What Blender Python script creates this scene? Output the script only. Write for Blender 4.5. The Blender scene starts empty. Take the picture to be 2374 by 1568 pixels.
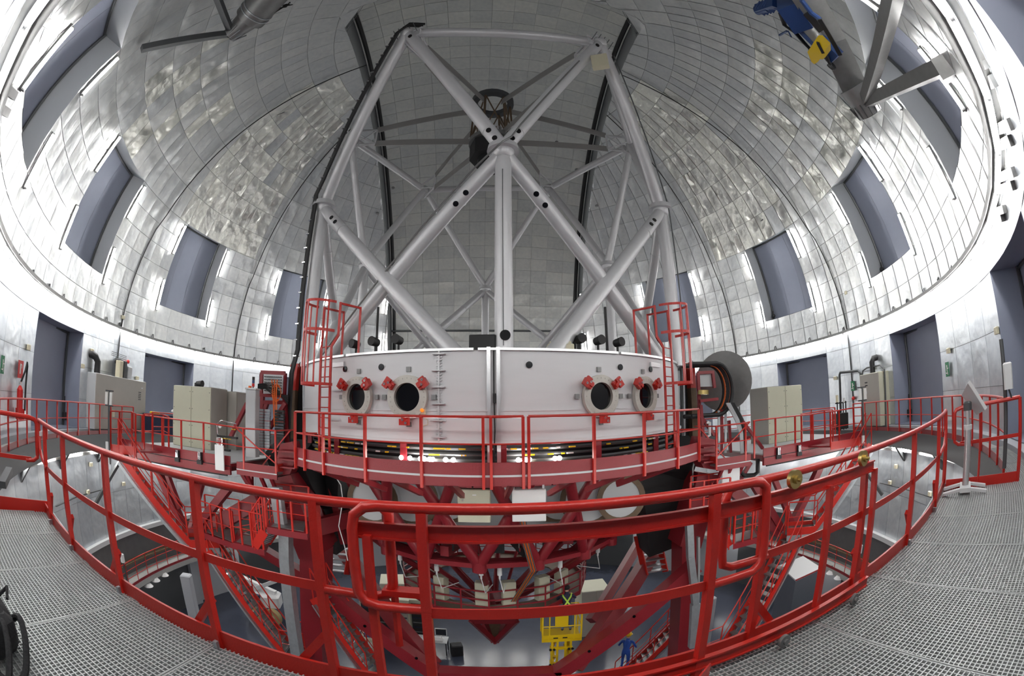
import bpy, math, random
from mathutils import Vector, Matrix, noise
S=bpy.context.scene
COL=S.collection
R=math.radians; pi=math.pi
# ---------------------------------------------------------------- camera
cd=bpy.data.cameras.new('camera'); cam=bpy.data.objects.new('camera',cd); COL.objects.link(cam)
cd.type='PANO'; cd.sensor_fit='HORIZONTAL'; cd.sensor_width=36.0; cd.sensor_height=36.0*1568/2374
cy_=cd
cy_.panorama_type='FISHEYE_LENS_POLYNOMIAL'
cy_.fisheye_fov=R(180)
cy_.fisheye_polynomial_k0=0.0
cy_.fisheye_polynomial_k1=-1/15.4824
cy_.fisheye_polynomial_k2=0.0
cy_.fisheye_polynomial_k3=-0.9864e-5
cy_.fisheye_polynomial_k4=0.0
cam.matrix_world=Matrix.Translation((0,0,1.53))@Matrix.Rotation(R(90)+.1763,4,'X')@Matrix.Rotation(-.011*1,4,'Z')
cd.clip_start=.05; cd.clip_end=200
S.camera=cam
# ---------------------------------------------------------------- world, exposure
w=bpy.data.worlds.new('world'); S.world=w; w.use_nodes=True
w.node_tree.nodes['Background'].inputs[0].default_value=(.5,.55,.6,1); w.node_tree.nodes['Background'].inputs[1].default_value=.05
S.view_settings.view_transform='Standard'; S.view_settings.look='None'; S.view_settings.gamma=1
S.view_settings.exposure=0.56
S.view_settings.use_curve_mapping=False
try:
    S.cycles.use_denoising=True; S.cycles.max_bounces=5; S.cycles.diffuse_bounces=4; S.cycles.glossy_bounces=3
    S.cycles.sample_clamp_indirect=3; S.cycles.use_light_tree=True; S.cycles.adaptive_threshold=.025; S.cycles.caustics_reflective=False
except Exception: pass
TUBE=60.0     # radiance of the fluorescent tubes
# ---------------------------------------------------------------- materials
MATS={}
def mat(name,col,rough=.5,metal=0.,bump=0.,scale=8.,var=0.,emit=0.,spec=.5,stretch=None,detail=3):
    if name in MATS: return MATS[name]
    m=bpy.data.materials.new(name); m.use_nodes=True; nt=m.node_tree; N=nt.nodes; L=nt.links
    b=N['Principled BSDF']; b.inputs['Base Color'].default_value=(*col,1); b.inputs['Roughness'].default_value=rough
    b.inputs['Metallic'].default_value=metal; b.inputs['Specular IOR Level'].default_value=spec
    if emit:
        b.inputs['Emission Color'].default_value=(*col,1); b.inputs['Emission Strength'].default_value=emit
    if bump or var:
        tc=N.new('ShaderNodeTexCoord'); mp=N.new('ShaderNodeMapping'); L.new(tc.outputs['Object'],mp.inputs[0])
        if stretch: mp.inputs['Scale'].default_value=stretch
        n=N.new('ShaderNodeTexNoise'); n.inputs['Scale'].default_value=scale; n.inputs['Detail'].default_value=detail; L.new(mp.outputs[0],n.inputs[0])
        if bump:
            bp=N.new('ShaderNodeBump'); bp.inputs['Strength'].default_value=bump; bp.inputs['Distance'].default_value=.05
            L.new(n.outputs[0],bp.inputs['Height']); L.new(bp.outputs[0],b.inputs['Normal'])
        if var:
            mx=N.new('ShaderNodeMix'); mx.data_type='RGBA'
            mx.inputs[6].default_value=(*[c*(1-var) for c in col],1); mx.inputs[7].default_value=(*[min(1,c*(1+var*.6)) for c in col],1)
            L.new(n.outputs[0],mx.inputs[0]); L.new(mx.outputs[2],b.inputs['Base Color'])
    MATS[name]=m; return m
def alu(name,base,rough,dent,metal=.72):
    """dented insulating aluminium sheet: each sheet its own tone, brushed, with soft dents"""
    m=bpy.data.materials.new(name); m.use_nodes=True; nt=m.node_tree; N=nt.nodes; L=nt.links; b=N['Principled BSDF']
    b.inputs['Metallic'].default_value=metal; b.inputs['Roughness'].default_value=rough
    oi=N.new('ShaderNodeObjectInfo'); at=N.new('ShaderNodeAttribute'); at.attribute_name='tone'
    tc=N.new('ShaderNodeTexCoord'); n1=N.new('ShaderNodeTexNoise'); n1.inputs['Scale'].default_value=1.1; n1.inputs['Detail'].default_value=2.5; n1.inputs['Distortion'].default_value=.2
    L.new(tc.outputs['Object'],n1.inputs[0])
    n2=N.new('ShaderNodeTexNoise'); n2.inputs['Scale'].default_value=5.; n2.inputs['Detail'].default_value=4
    L.new(tc.outputs['Object'],n2.inputs[0])
    ad=N.new('ShaderNodeMath'); ad.operation='MULTIPLY_ADD'; L.new(at.outputs['Fac'],ad.inputs[0]); ad.inputs[1].default_value=.55
    L.new(n2.outputs[0],ad.inputs[2])
    mr=N.new('ShaderNodeMapRange'); L.new(ad.outputs[0],mr.inputs[0]); mr.inputs[1].default_value=.2; mr.inputs[2].default_value=1.2
    mx=N.new('ShaderNodeMix'); mx.data_type='RGBA'; L.new(mr.outputs[0],mx.inputs[0])
    mx.inputs[6].default_value=(base[0]*.82,base[1]*.84,base[2]*.87,1); mx.inputs[7].default_value=(min(1,base[0]*1.12),min(1,base[1]*1.11),min(1,base[2]*1.08),1)
    L.new(mx.outputs[2],b.inputs['Base Color'])
    rr=N.new('ShaderNodeMapRange'); L.new(n1.outputs[0],rr.inputs[0]); rr.inputs[3].default_value=rough-.04; rr.inputs[4].default_value=rough+.09; L.new(rr.outputs[0],b.inputs['Roughness'])
    b1=N.new('ShaderNodeBump'); b1.inputs['Strength'].default_value=dent; b1.inputs['Distance'].default_value=.12; L.new(n1.outputs[0],b1.inputs['Height'])
    b2=N.new('ShaderNodeBump'); b2.inputs['Strength'].default_value=dent*.35; b2.inputs['Distance'].default_value=.035; L.new(n2.outputs[0],b2.inputs['Height']); L.new(b1.outputs[0],b2.inputs['Normal'])
    L.new(b2.outputs[0],b.inputs['Normal']); return m
ALU=alu('dented_aluminium',(.70,.715,.725),.345,.55)
ALU_C=alu('crinkled_aluminium',(.92,.90,.85),.33,1.35,metal=.92)
ALU_SH=alu('shutter_aluminium',(.66,.67,.65),.345,.55)
ALU_W=alu('wall_aluminium',(.66,.69,.73),.36,.45)
BACK=mat('shell_back',(.16,.17,.18),.6)
REVEAL=mat('reveal_paint',(.50,.52,.54),.45,.5,.1,3)
ROLL=mat('blue_grey_shutter',(.30,.33,.42),.6,.1,.05,2,.06)
BLACKR=mat('black_rubber',(.008,.008,.009),.6)
DARK=mat('dark_equipment',(.02,.02,.022),.55,.2)
DGREY=mat('dark_grey_steel',(.09,.095,.10),.5,.4)
STEEL=mat('grey_steel',(.25,.25,.25),.45,.6,.1,6,.15)
GALV=mat('galvanised_steel',(.5,.53,.56),.42,.7,.1,9,.25)
GRAT=mat('grating_steel',(.54,.56,.56),.45,.35,0,4,.12)
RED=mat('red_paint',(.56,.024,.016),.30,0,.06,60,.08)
RED_SHADE=mat('red_paint_shaded',(.25,.014,.022),.42,0,.08,30,.15)  # same red paint, with the shade on far parts put into its colour
WHITE=mat('white_cell_paint',(.80,.80,.82),.45,.1,.03,2,.05,stretch=(.4,.4,3))
SILV=mat('silver_tube_paint',(.72,.72,.74),.34,.25,.05,2,.08)
ALBR=mat('bright_aluminium',(.75,.76,.77),.3,.8)
BEIGE=mat('beige_cabinet',(.60,.60,.47),.5,0,0,4,.04)
BEIGE2=mat('grey_cabinet',(.44,.42,.38),.5,0,0,4,.05)
LGREY=mat('light_grey_paint',(.62,.64,.66),.5)
WHITEP=mat('white_plastic',(.82,.83,.84),.4)
CONC=mat('concrete',(.40,.40,.39),.8,0,.2,5,.15)
CONCW=mat('white_wall_paint',(.46,.48,.52),.7,0,.05,2,.05)
DBAND=mat('dark_concrete_band',(.12,.12,.125),.8,0,.2,3,.2)
FLOORM=mat('blue_grey_floor',(.050,.058,.085),.2,0,.08,1.5,.15)
YEL=mat('yellow_paint',(.80,.55,.01),.4)
BLUEP=mat('blue_hoist_paint',(.016,.05,.17),.4)
ORANGE=mat('orange_cable',(.85,.16,.02),.5)
CREAM=mat('cream_plastic',(.75,.70,.52),.5)
PAPER=mat('paper',(.85,.85,.83),.7)
GREEN=mat('sign_green',(.01,.20,.08),.5)
SIGNR=mat('sign_red',(.65,.02,.02),.5)
SKIN=mat('skin',(.55,.32,.23),.6)
NAVY=mat('navy_cloth',(.015,.02,.05),.8,0,.2,30)
BLUEC=mat('blue_overalls',(.02,.08,.42),.8,0,.3,12)
JEANS=mat('denim',(.10,.16,.30),.85)
HIVIS=mat('high_visibility_webbing',(.55,.85,.10),.6)
HELM=mat('yellow_helmet',(.85,.55,.02),.35)
BLACKC=mat('black_nylon',(.012,.012,.014),.75,0,.3,20)
CHROME=mat('chrome',(.8,.8,.8),.15,1.)
BRASS=mat('brass',(.55,.42,.16),.3,.9)
HOLEM=mat('hole_dark',(.002,.002,.003),.08)  # black that paints the darkness inside open holes onto flat discs
DGLASS=mat('dark_screen',(.01,.012,.02),.2)
MIRR=mat('mirror_segment_side',(.70,.71,.73),.3,.3)
BRONZE=mat('brown_steel',(.16,.11,.07),.6,.3,.1,6,.3)
TUBEM=mat('lit_tube',(1,.985,.96),.5,emit=34)
TUBEW=mat('lit_window_tube',(1,.985,.96),.5,emit=62)
TUBEL=mat('lit_lower_tube',(1,.98,.94),.5,emit=95)
TUBEB=mat('added_bottom_tube',(1,.98,.94),.5,emit=11)  # weak glow of the unseen tubes added to light the bottom floor
FLANGE=mat('port_flange_metal',(.60,.58,.53),.4,.3,0,3,.15)
VANE=mat('vane_grey',(.34,.33,.32),.5,.3)
LAMPM=mat('lit_floodlight',(1,.97,.92),.5,emit=40)
ORLAMP=mat('amber_beacon',(.9,.25,.02),.4,emit=.5)
# ---------------------------------------------------------------- mesh builder
class MB:
    def __init__(s): s.v=[]; s.f=[]; s.t=[]
    def add(s,vs,fs,tone=.5):
        o=len(s.v); s.v+= [tuple(v) for v in vs]; s.f+=[tuple(i+o for i in f) for f in fs]; s.t+=[tone]*len(fs); return s
    def obox(s,c,X,Y,Z):
        c=Vector(c);X=Vector(X);Y=Vector(Y);Z=Vector(Z)
        vs=[c+a*X+b*Y+d*Z for a in(-1,1) for b in(-1,1) for d in(-1,1)]
        return s.add(vs,[(0,1,3,2),(4,6,7,5),(0,4,5,1),(2,3,7,6),(0,2,6,4),(1,5,7,3)])
    def box(s,c,d,rz=0):
        c_,s_=math.cos(rz),math.sin(rz)
        return s.obox(c,(c_*d[0]/2,s_*d[0]/2,0),(-s_*d[1]/2,c_*d[1]/2,0),(0,0,d[2]/2))
    def cbox(s,c,d,rz=0,b=.02):
        """box with chamfered vertical edges and top"""
        c_,s_=math.cos(rz),math.sin(rz); x,y,z=d[0]/2,d[1]/2,d[2]/2
        def ring(xx,yy,bb,zz):
            pts=[(xx-bb,-yy),(xx,-yy+bb),(xx,yy-bb),(xx-bb,yy),(-xx+bb,yy),(-xx,yy-bb),(-xx,-yy+bb),(-xx+bb,-yy)]
            return [(c[0]+c_*p-s_*q,c[1]+s_*p+c_*q,c[2]+zz) for p,q in pts]
        vs=ring(x,y,b,-z)+ring(x,y,b,z-b)+ring(x-b,y-b,b*.6,z)
        fs=[tuple(range(7,-1,-1)),tuple(range(16,24))]
        for k in(0,8):
            for i in range(8): j=(i+1)%8; fs.append((k+i,k+j,k+8+j,k+8+i))
        return s.add(vs,fs)
    def beam(s,p,q,w,h=None,up=(0,0,1)):
        p=Vector(p);q=Vector(q);h=w if h is None else h; d=(q-p); l=d.length
        if l<1e-6: return s
        d/=l; u=Vector(up); x=d.cross(u)
        if x.length<1e-3: x=d.cross(Vector((0,1,0)))
        x.normalize(); u=x.cross(d)
        return s.obox((p+q)/2,d*l/2,x*w/2,u*h/2)
    def tube(s,p,q,r,n=12,r2=None,cap=True):
        p=Vector(p);q=Vector(q);r2=r if r2 is None else r2; d=(q-p)
        if d.length<1e-6: return s
        d.normalize(); x=d.orthogonal().normalized(); y=d.cross(x)
        A=[p+(x*math.cos(2*pi*i/n)+y*math.sin(2*pi*i/n))*r for i in range(n)]
        B=[q+(x*math.cos(2*pi*i/n)+y*math.sin(2*pi*i/n))*r2 for i in range(n)]
        fs=[(i,(i+1)%n,n+(i+1)%n,n+i) for i in range(n)]
        if cap: fs+=[tuple(range(n-1,-1,-1)),tuple(range(n,2*n))]
        return s.add(A+B,fs)
    def poly(s,pts,r,n=8,closed=False):
        pts=[Vector(p) for p in pts]; m=len(pts); rings=[]; x=None
        for i,p in enumerate(pts):
            a=pts[i-1] if (i>0 or closed) else p; b=pts[(i+1)%m] if (i<m-1 or closed) else p
            d=(b-a); d=d.normalized() if d.length>1e-9 else Vector((0,0,1))
            x=d.orthogonal() if x is None else x-d*x.dot(d)
            if x.length<1e-6: x=d.orthogonal()
            x=x.normalized(); y=d.cross(x)
            rings.append([p+(x*math.cos(2*pi*k/n)+y*math.sin(2*pi*k/n))*r for k in range(n)])
        vs=[v for rg in rings for v in rg]; fs=[]
        for i in range(m if closed else m-1):
            a=i*n; b=((i+1)%m)*n
            fs+=[(a+k,a+(k+1)%n,b+(k+1)%n,b+k) for k in range(n)]
        if not closed: fs+=[tuple(range(n-1,-1,-1)),tuple(range((m-1)*n,m*n))]
        return s.add(vs,fs)
    def prism(s,pts,d):
        """extrude polygon pts by vector d"""
        pts=[Vector(p) for p in pts]; d=Vector(d); n=len(pts)
        return s.add(pts+[p+d for p in pts],[tuple(range(n-1,-1,-1)),tuple(range(n,2*n))]+[(i,(i+1)%n,n+(i+1)%n,n+i) for i in range(n)])
    def disc(s,c,ax,r,t,n=24,rin=0,hexn=None):
        """flat ring or disc of thickness t along ax, centred on c"""
        c=Vector(c);ax=Vector(ax).normalized(); x=ax.orthogonal().normalized(); y=ax.cross(x)
        if abs(ax.z)<.9:
            x=ax.cross(Vector((0,0,1))).normalized(); y=x.cross(ax)
        def rg(r_,o): return [c+(x*math.cos(2*pi*i/n)+y*math.sin(2*pi*i/n))*r_+ax*o for i in range(n)]
        if rin<=0:
            return s.add(rg(r,-t/2)+rg(r,t/2),[(i,(i+1)%n,n+(i+1)%n,n+i) for i in range(n)]+[tuple(range(n-1,-1,-1)),tuple(range(n,2*n))])
        vs=rg(r,-t/2)+rg(r,t/2)+rg(rin,t/2)+rg(rin,-t/2); fs=[]
        for k in range(4):
            a=k*n;b=((k+1)%4)*n
            fs+=[(a+i,a+(i+1)%n,b+(i+1)%n,b+i) for i in range(n)]
        return s.add(vs,fs)
    def arc(s,c,r0,r1,z0,z1,a0,a1,n,tone=.5):
        """curved solid bar: sector between two radii and two heights, az in degrees clockwise from +Y"""
        vs=[];fs=[]
        for i in range(n+1):
            a=R(a0+(a1-a0)*i/n); sx,cx=math.sin(a),math.cos(a)
            for r_,z_ in((r0,z0),(r1,z0),(r1,z1),(r0,z1)): vs.append((c[0]+r_*sx,c[1]+r_*cx,z_))
        for i in range(n):
            a=i*4;b=a+4
            fs+=[(a+k,a+(k+1)%4,b+(k+1)%4,b+k) for k in range(4)]
        if abs(a1-a0)<359.9: fs+=[(0,3,2,1),(n*4,n*4+1,n*4+2,n*4+3)]
        return s.add(vs,fs,tone)
    def ball(s,c,r,n=12,m=8,sc=(1,1,1)):
        c=Vector(c);vs=[];fs=[]
        for j in range(m+1):
            t=pi*j/m
            for i in range(n):
                a=2*pi*i/n; vs.append(c+Vector((math.sin(t)*math.cos(a)*sc[0],math.sin(t)*math.sin(a)*sc[1],math.cos(t)*sc[2]))*r)
        for j in range(m):
            for i in range(n): fs.append((j*n+i,j*n+(i+1)%n,(j+1)*n+(i+1)%n,(j+1)*n+i))
        return s.add(vs,fs)
    def build(s,name,m,parent=None,smooth=True,kind=None,label=None,cat=None,group=None,angle=38,tones=False):
        me=bpy.data.meshes.new(name)
        off=Vector((0,0,0))
        if parent is not None:
            q=parent
            while q is not None: off+=q.location; q=q.parent
        me.from_pydata([(v[0]-off.x,v[1]-off.y,v[2]-off.z) for v in s.v],[],s.f)
        me.validate(clean_customdata=False); me.update()
        if isinstance(m,(list,tuple)):
            for k in m: me.materials.append(k)
        else: me.materials.append(m)
        if tones and len(me.polygons)==len(s.t):
            a=me.attributes.new('tone','FLOAT','FACE'); a.data.foreach_set('value',s.t)
        if smooth:
            me.shade_smooth(); me.set_sharp_from_angle(angle=R(angle))
        o=bpy.data.objects.new(name,me); COL.objects.link(o)
        if parent is not None: o.parent=parent
        tag(o,label,cat,group,kind); return o
def tag(o,label=None,cat=None,group=None,kind=None):
    if label: o['label']=label
    if cat: o['category']=cat
    if group: o['group']=group
    if kind: o['kind']=kind
    return o
def thing(name,label,cat,loc=(0,0,0),group=None,kind=None):
    o=bpy.data.objects.new(name,None); COL.objects.link(o); o.location=loc; o.empty_display_size=.2
    return tag(o,label,cat,group,kind)
def copy_tree(o,parent=None):
    c=o.copy(); COL.objects.link(c); c.parent=parent
    for ch in list(o.children): copy_tree(ch,c)
    return c
# ---------------------------------------------------------------- places
CX,CY=-.95,16.2           # axis of the dome
RW=16.3                   # inner radius of wall and dome
ZS=4.3                    # spring line of the dome
TX,TY=-.78,16.0           # axis of the telescope
TC=(TX,TY)
DC=(CX,CY)
def P(r,az,z,c=DC): a=R(az); return Vector((c[0]+r*math.sin(a),c[1]+r*math.cos(a),z))
def SPH(az,lat,r=RW):
    a=R(az);b=R(lat); return Vector((CX+r*math.cos(b)*math.sin(a),CY+r*math.cos(b)*math.cos(a),ZS+r*math.sin(b)))
rnd=random.Random(7)
F0=-4.0                   # azimuth the dome faces
# ================================================================ SETTING
CAMP=Vector((0,0,1.53)); FWD=Vector((0,math.cos(.1763),math.sin(.1763)))
def seen(c,area,n):
    d=c-CAMP; l=d.length; d/=l
    if d.angle(FWD)>R(80) : return 0
    dx=d.x; up=d.z*math.cos(.1763)-d.y*math.sin(.1763)
    th=d.angle(FWD); q=math.hypot(dx,up) or 1e-6
    if abs(th*up/q)>R(50) or abs(th*dx/q)>R(72): return 0
    return area*abs(d.dot(n))/(l*l)
def sheet(f,u0,u1,v0,v1,gap,dent,n=4,lift=0.):
    """one metal sheet as a small grid on surface f(u,v,depth), dented"""
    vs=[];fs=[]; a=[rnd.uniform(-1,1)*dent for _ in range(n*n)]
    su=gap/ max(1e-6,(f(u1,v0,0)-f(u0,v0,0)).length)*(u1-u0) if (f(u1,v0,0)-f(u0,v0,0)).length>.05 else 0
    sv=gap/ max(1e-6,(f(u0,v1,0)-f(u0,v0,0)).length)*(v1-v0)
    for j in range(n):
        for i in range(n):
            s=i/(n-1);t=j/(n-1); e=0 if (i in(0,n-1) or j in(0,n-1)) else 1
            vs.append(f(u0+su+(u1-u0-2*su)*s, v0+sv+(v1-v0-2*sv)*t, lift*(s if lift<-.015 else t)-(a[j*n+i]*(1 if e else .15)+.012*e)))
    for j in range(n-1):
        for i in range(n-1):
            k=j*n+i; fs.append((k,k+1,k+n+1,k+n))
    # turned edge of the sheet
    c=[0,n-1,n*n-1,n*n-n]; m=len(vs)
    vs+=[f(u0+su,v0+sv,.03),f(u1-su,v0+sv,.03),f(u1-su,v1-sv,.03),f(u0+su,v1-sv,.03)]
    for i in range(4): fs.append((c[i],c[(i+1)%4],m+(i+1)%4,m+i))
    return vs,fs
def lay(root,name,cells,material,limit=300):
    """cells: (verts,faces,score); the largest in view become parts, the rest one joined part"""
    cells.sort(key=lambda c:-c[2]); rest={}
    for i,c in enumerate(cells):
        vs,fs,sc=c[:3]; mm=c[3] if len(c)>3 else material
        tone=rnd.random()
        if i<limit and sc>0: MB().add(vs,fs,tone).build(name,mm,root,tones=True,angle=60)
        else: rest.setdefault(mm.name,(MB(),mm))[0].add(vs,fs,tone)
    for b_,mm in rest.values(): b_.build(name,mm,root,tones=True,kind='stuff',angle=60)
def centre(vs): 
    c=Vector((0,0,0))
    for v in vs[:16]: c+=Vector(v)
    return c/16
WINC=[s*(51.0+31.15*k) for k in range(5) for s in(1,-1)][:9]   # window centres from the dome's facing
WH=6.65; WLO,WHI=6.4,21.4
GAPN=6
bounds=[0.]
a=44.35-GAPN*(17.85/6)
extra=[a-3*i for i in range(9,0,-1)]
pos=[x for x in extra if x>0]+[a+i*17.85/6 for i in range(GAPN)]
for k in range(4):
    c=51.0+31.15*k
    pos+= [c-WH+i*WH/2 for i in range(4)]
    pos+= [c+WH+i*(31.15-2*WH)/6 for i in range(6)]
pos=[p for p in pos if p<168.5]+[168.95,172.3,175.65,180.]
# ---- dome
def hole(p):
    """inside the opening of the shutters?"""
    x=(p.x-CX)*math.cos(R(F0))-(p.y-CY)*math.sin(R(F0)); y=(p.x-CX)*math.sin(R(F0))+(p.y-CY)*math.cos(R(F0))
    return x,y
HX,HY=6.98,-4.2
def clampd(p):
    x,y=hole(p)
    if abs(x)<HX and y>HY:
        if HX-abs(x)<y-HY: x=math.copysign(HX,x)
        else: y=HY
        r=math.sqrt(max(0.01,RW*RW-x*x-y*y))
        z=ZS+r
        c,s=math.cos(R(F0)),math.sin(R(F0))
        # keep height for low points
        if p.z-ZS<4:
            zz=p.z-ZS; y=math.sqrt(max(0.,RW*RW-x*x-zz*zz))*(1 if y>0 else -1); z=p.z
        return Vector((CX+x*c+y*s,CY-x*s+y*c,z))
    return p
def fd(u,v,d):
    q=clampd(SPH(F0+u,v,RW)); c=Vector((CX,CY,ZS)); return q+(q-c).normalized()*d
lats=[0,3.2,6.4,9.4,12.4,15.4,18.4,21.4]+[21.4+4.9*i for i in range(1,15)]
lats=[l for l in lats if l<=90]
lats[-1]=90.
cells=[]; back=MB()
for sgn in(1,-1):
    for li in range(len(lats)-1):
        l0,l1=lats[li],lats[li+1]
        st=1 if l0<54 else (2 if l0<72 else 4)
        bb=[pos[i] for i in range(0,len(pos),st)]
        if bb[-1]<180: bb.append(180.)
        if bb[0]>0: bb=[0.]+bb
        for i in range(len(bb)-1):
            u0,u1=bb[i],bb[i+1]; um=(u0+u1)/2
            if l0>=WLO-.01 and l1<=WHI+.01 and any(abs(um-abs(c))<WH for c in WINC): continue
            q=[hole(SPH(F0+sgn*u,l,RW)) for u in(u0,u1) for l in(l0,l1)]
            if all(abs(x)<HX and y>HY for x,y in q): continue
            A,B=(u0,u1) if sgn>0 else (-u1,-u0)
            cr_=(20<l0<58 and 68<um<91 and rnd.random()<.93) or (21<l0<40 and 100<um<127 and rnd.random()<.55)
            d=.016+(.12 if cr_ else (.022 if l0>18 else .004))
            vs,fs=sheet(fd,A,B,l0,l1,.007,d*rnd.uniform(.3,1.2),5,lift=-.0151)
            c=centre(vs); n=(c-Vector((CX,CY,ZS))).normalized()
            ar=(Vector(vs[3])-Vector(vs[0])).length*(Vector(vs[20])-Vector(vs[0])).length
            cells.append((vs,fs,seen(c,ar,n),ALU_C if cr_ else ALU))
            b4=[fd(A,l0,.13),fd(B,l0,.13),fd(B,l1,.13),fd(A,l1,.13)]
            back.add(b4,[(0,1,2,3)])
dome=thing('ceiling','dome lined with dented aluminium sheets',None,(CX,CY,ZS),kind='structure'); del dome['label']
back.build('backing',BACK,dome,smooth=False)
lay(dome,'panel',cells,ALU)
# ---- the two leaves of the shutter, set back in the opening
shut=thing('ceiling_shutter','',None,(CX,CY,ZS),kind='structure')
RS_=17.25
def fs_(u,v,d):
    """u: metres across, v: degrees from the far horizon over the top"""
    r=RS_+d; x=u; q=math.sqrt(r*r-x*x); y=q*math.cos(R(v)); z=q*math.sin(R(v)); c,s=math.cos(R(F0)),math.sin(R(F0))
    return Vector((CX+x*c+y*s,CY-x*s+y*c,ZS+z))
cells=[];bk=MB()
us=[-6.9+13.8*i/12 for i in range(13)]
vsd=[0.5+3.05*i for i in range(35)]
for j in range(len(vsd)-1):
    for i in range(12):
        vs,fs=sheet(fs_,us[i],us[i+1],vsd[j],vsd[j+1],.005,.034*rnd.uniform(.2,1.2),4,lift=-.02)
        c=centre(vs); n=(c-Vector((CX,CY,ZS))).normalized(); cells.append((vs,fs,seen(c,1.1*.9,n)))
    for i in range(10):
        a_,b_=-7.2+1.44*i,-5.76+1.44*i; bk.add([fs_(a_,vsd[j],.08),fs_(b_,vsd[j],.08),fs_(b_,vsd[j+1],.08),fs_(a_,vsd[j+1],.08)],[(0,1,2,3)])
bk.build('backing',BACK,shut,smooth=False)
lay(shut,'panel',cells,ALU_SH)
# reveal faces between dome skin and shutter, and the dark rails
for s in(-1,1):
    rv=MB(); rl=MB(); n=44; L=[];M=[];K=[]
    for i in range(n+1):
        v=-.5+104*i/n; x=s*HX
        def pt(r,x):
            q=math.sqrt(r*r-x*x); y=q*math.cos(R(v)); z=q*math.sin(R(v)); c,sn=math.cos(R(F0)),math.sin(R(F0))
            return Vector((CX+x*c+y*sn,CY-x*sn+y*c,ZS+z))
        L.append(pt(RW-.02,x)); M.append(pt(RS_+.1,x-s*.0)); K.append(pt(RS_-.06,x-s*.28))
    rv.add(L+M,[(i,i+1,n+2+i,n+1+i) for i in range(n)]); rv.build('reveal',REVEAL,shut)
    rl.poly(K[:-1],.13,6).build('track_rail',BLACKR,shut)
cr=[fs_(-6.9+13.8*i/12,12.4,-.12) for i in range(13)]
MB().poly(cr,.07,6).build('cross_rail',DGREY,shut)
# closing lintel of the opening
n=12; A=[];B=[]
for i in range(n+1):
    x=-HX+2*HX*i/n; c,s=math.cos(R(F0)),math.sin(R(F0))
    for r,LST in((RW,A),(RS_+.2,B)):
        z=math.sqrt(r*r-x*x-HY*HY); LST.append(Vector((CX+x*c+HY*s,CY-x*s+HY*c,ZS+z)))
MB().add(A+B,[(i,i+1,n+2+i,n+1+i) for i in range(n)]).build('reveal',REVEAL,shut)
# ---- seams running up the dome
def seam(az0,drift,top,low=0.1):
    pts=[P(RW-.04,F0+az0,z) for z in(low,2.2,ZS)]
    for i in range(1,24):
        l=top*i/23; pts.append(SPH(F0+az0-drift*(l/top)**1.3,l,RW-(.05 if l<18 else .17)))
    return MB().poly(pts,.028,6)
for az,dr,top in((97.3,10,64),(-98.5,-10,66),(66.5,4,61),(-66.5,-4,61),(36,0,5)):
    seam(az,dr,top).build('seam_cable',BLACKR,dome)
for az,lat in ((-34,47),(-36,40),(36,52),(38,42),(30,30),(-30,60),(33,60),(12,73)):
    p=SPH(F0+az,lat,RW-.06); MB().ball(p,.12,8,5,(1,1,.6)).build('vent_cowl',STEEL,dome)
# ---- wall with its panels; doors in recesses
DORC=[s*(52.5+31.5*k) for k in range(4) for s in(1,-1)]+[179.3]; DH=6.8; ZD0,ZD1=.12,3.66
def fw(u,v,d): return P(RW+d,F0+u,v)
wall=thing('wall_round','',None,(CX,CY,0),kind='structure')
edges=set([0.,180.])
for c in DORC:
    c=abs(c)
    for q in(c-DH,c+DH): 
        if q<=180: edges.add(round(q,3))
E=sorted(edges); wb=[]
for i in range(len(E)-1):
    k=max(1,round((E[i+1]-E[i])/4.3)); wb+=[E[i]+(E[i+1]-E[i])*j/k for j in range(k)]
wb.append(180.)
zz=[-.02,1.2,2.42,ZD1,ZS]
cells=[];bk=MB()
for sgn in(1,-1):
    for i in range(len(wb)-1):
        um=(wb[i]+wb[i+1])/2; A,B=(wb[i],wb[i+1]) if sgn>0 else (-wb[i+1],-wb[i])
        dor=any(abs(um-abs(c))<DH for c in DORC)
        for j in range(4):
            if dor and j<3: continue
            vs,fs=sheet(fw,A,B,zz[j],zz[j+1],.004,.010*rnd.uniform(.3,1.3),4)
            c=centre(vs); n=(c-Vector((CX,CY,c.z))).normalized(); cells.append((vs,fs,seen(c,1.2*(zz[j+1]-zz[j]),n)))
            bk.add([fw(A,zz[j],.05),fw(B,zz[j],.05),fw(B,zz[j+1],.05),fw(A,zz[j+1],.05)],[(0,1,2,3)])
bk.build('backing',BACK,wall,smooth=False)
lay(wall,'panel',cells,ALU_W)
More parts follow.
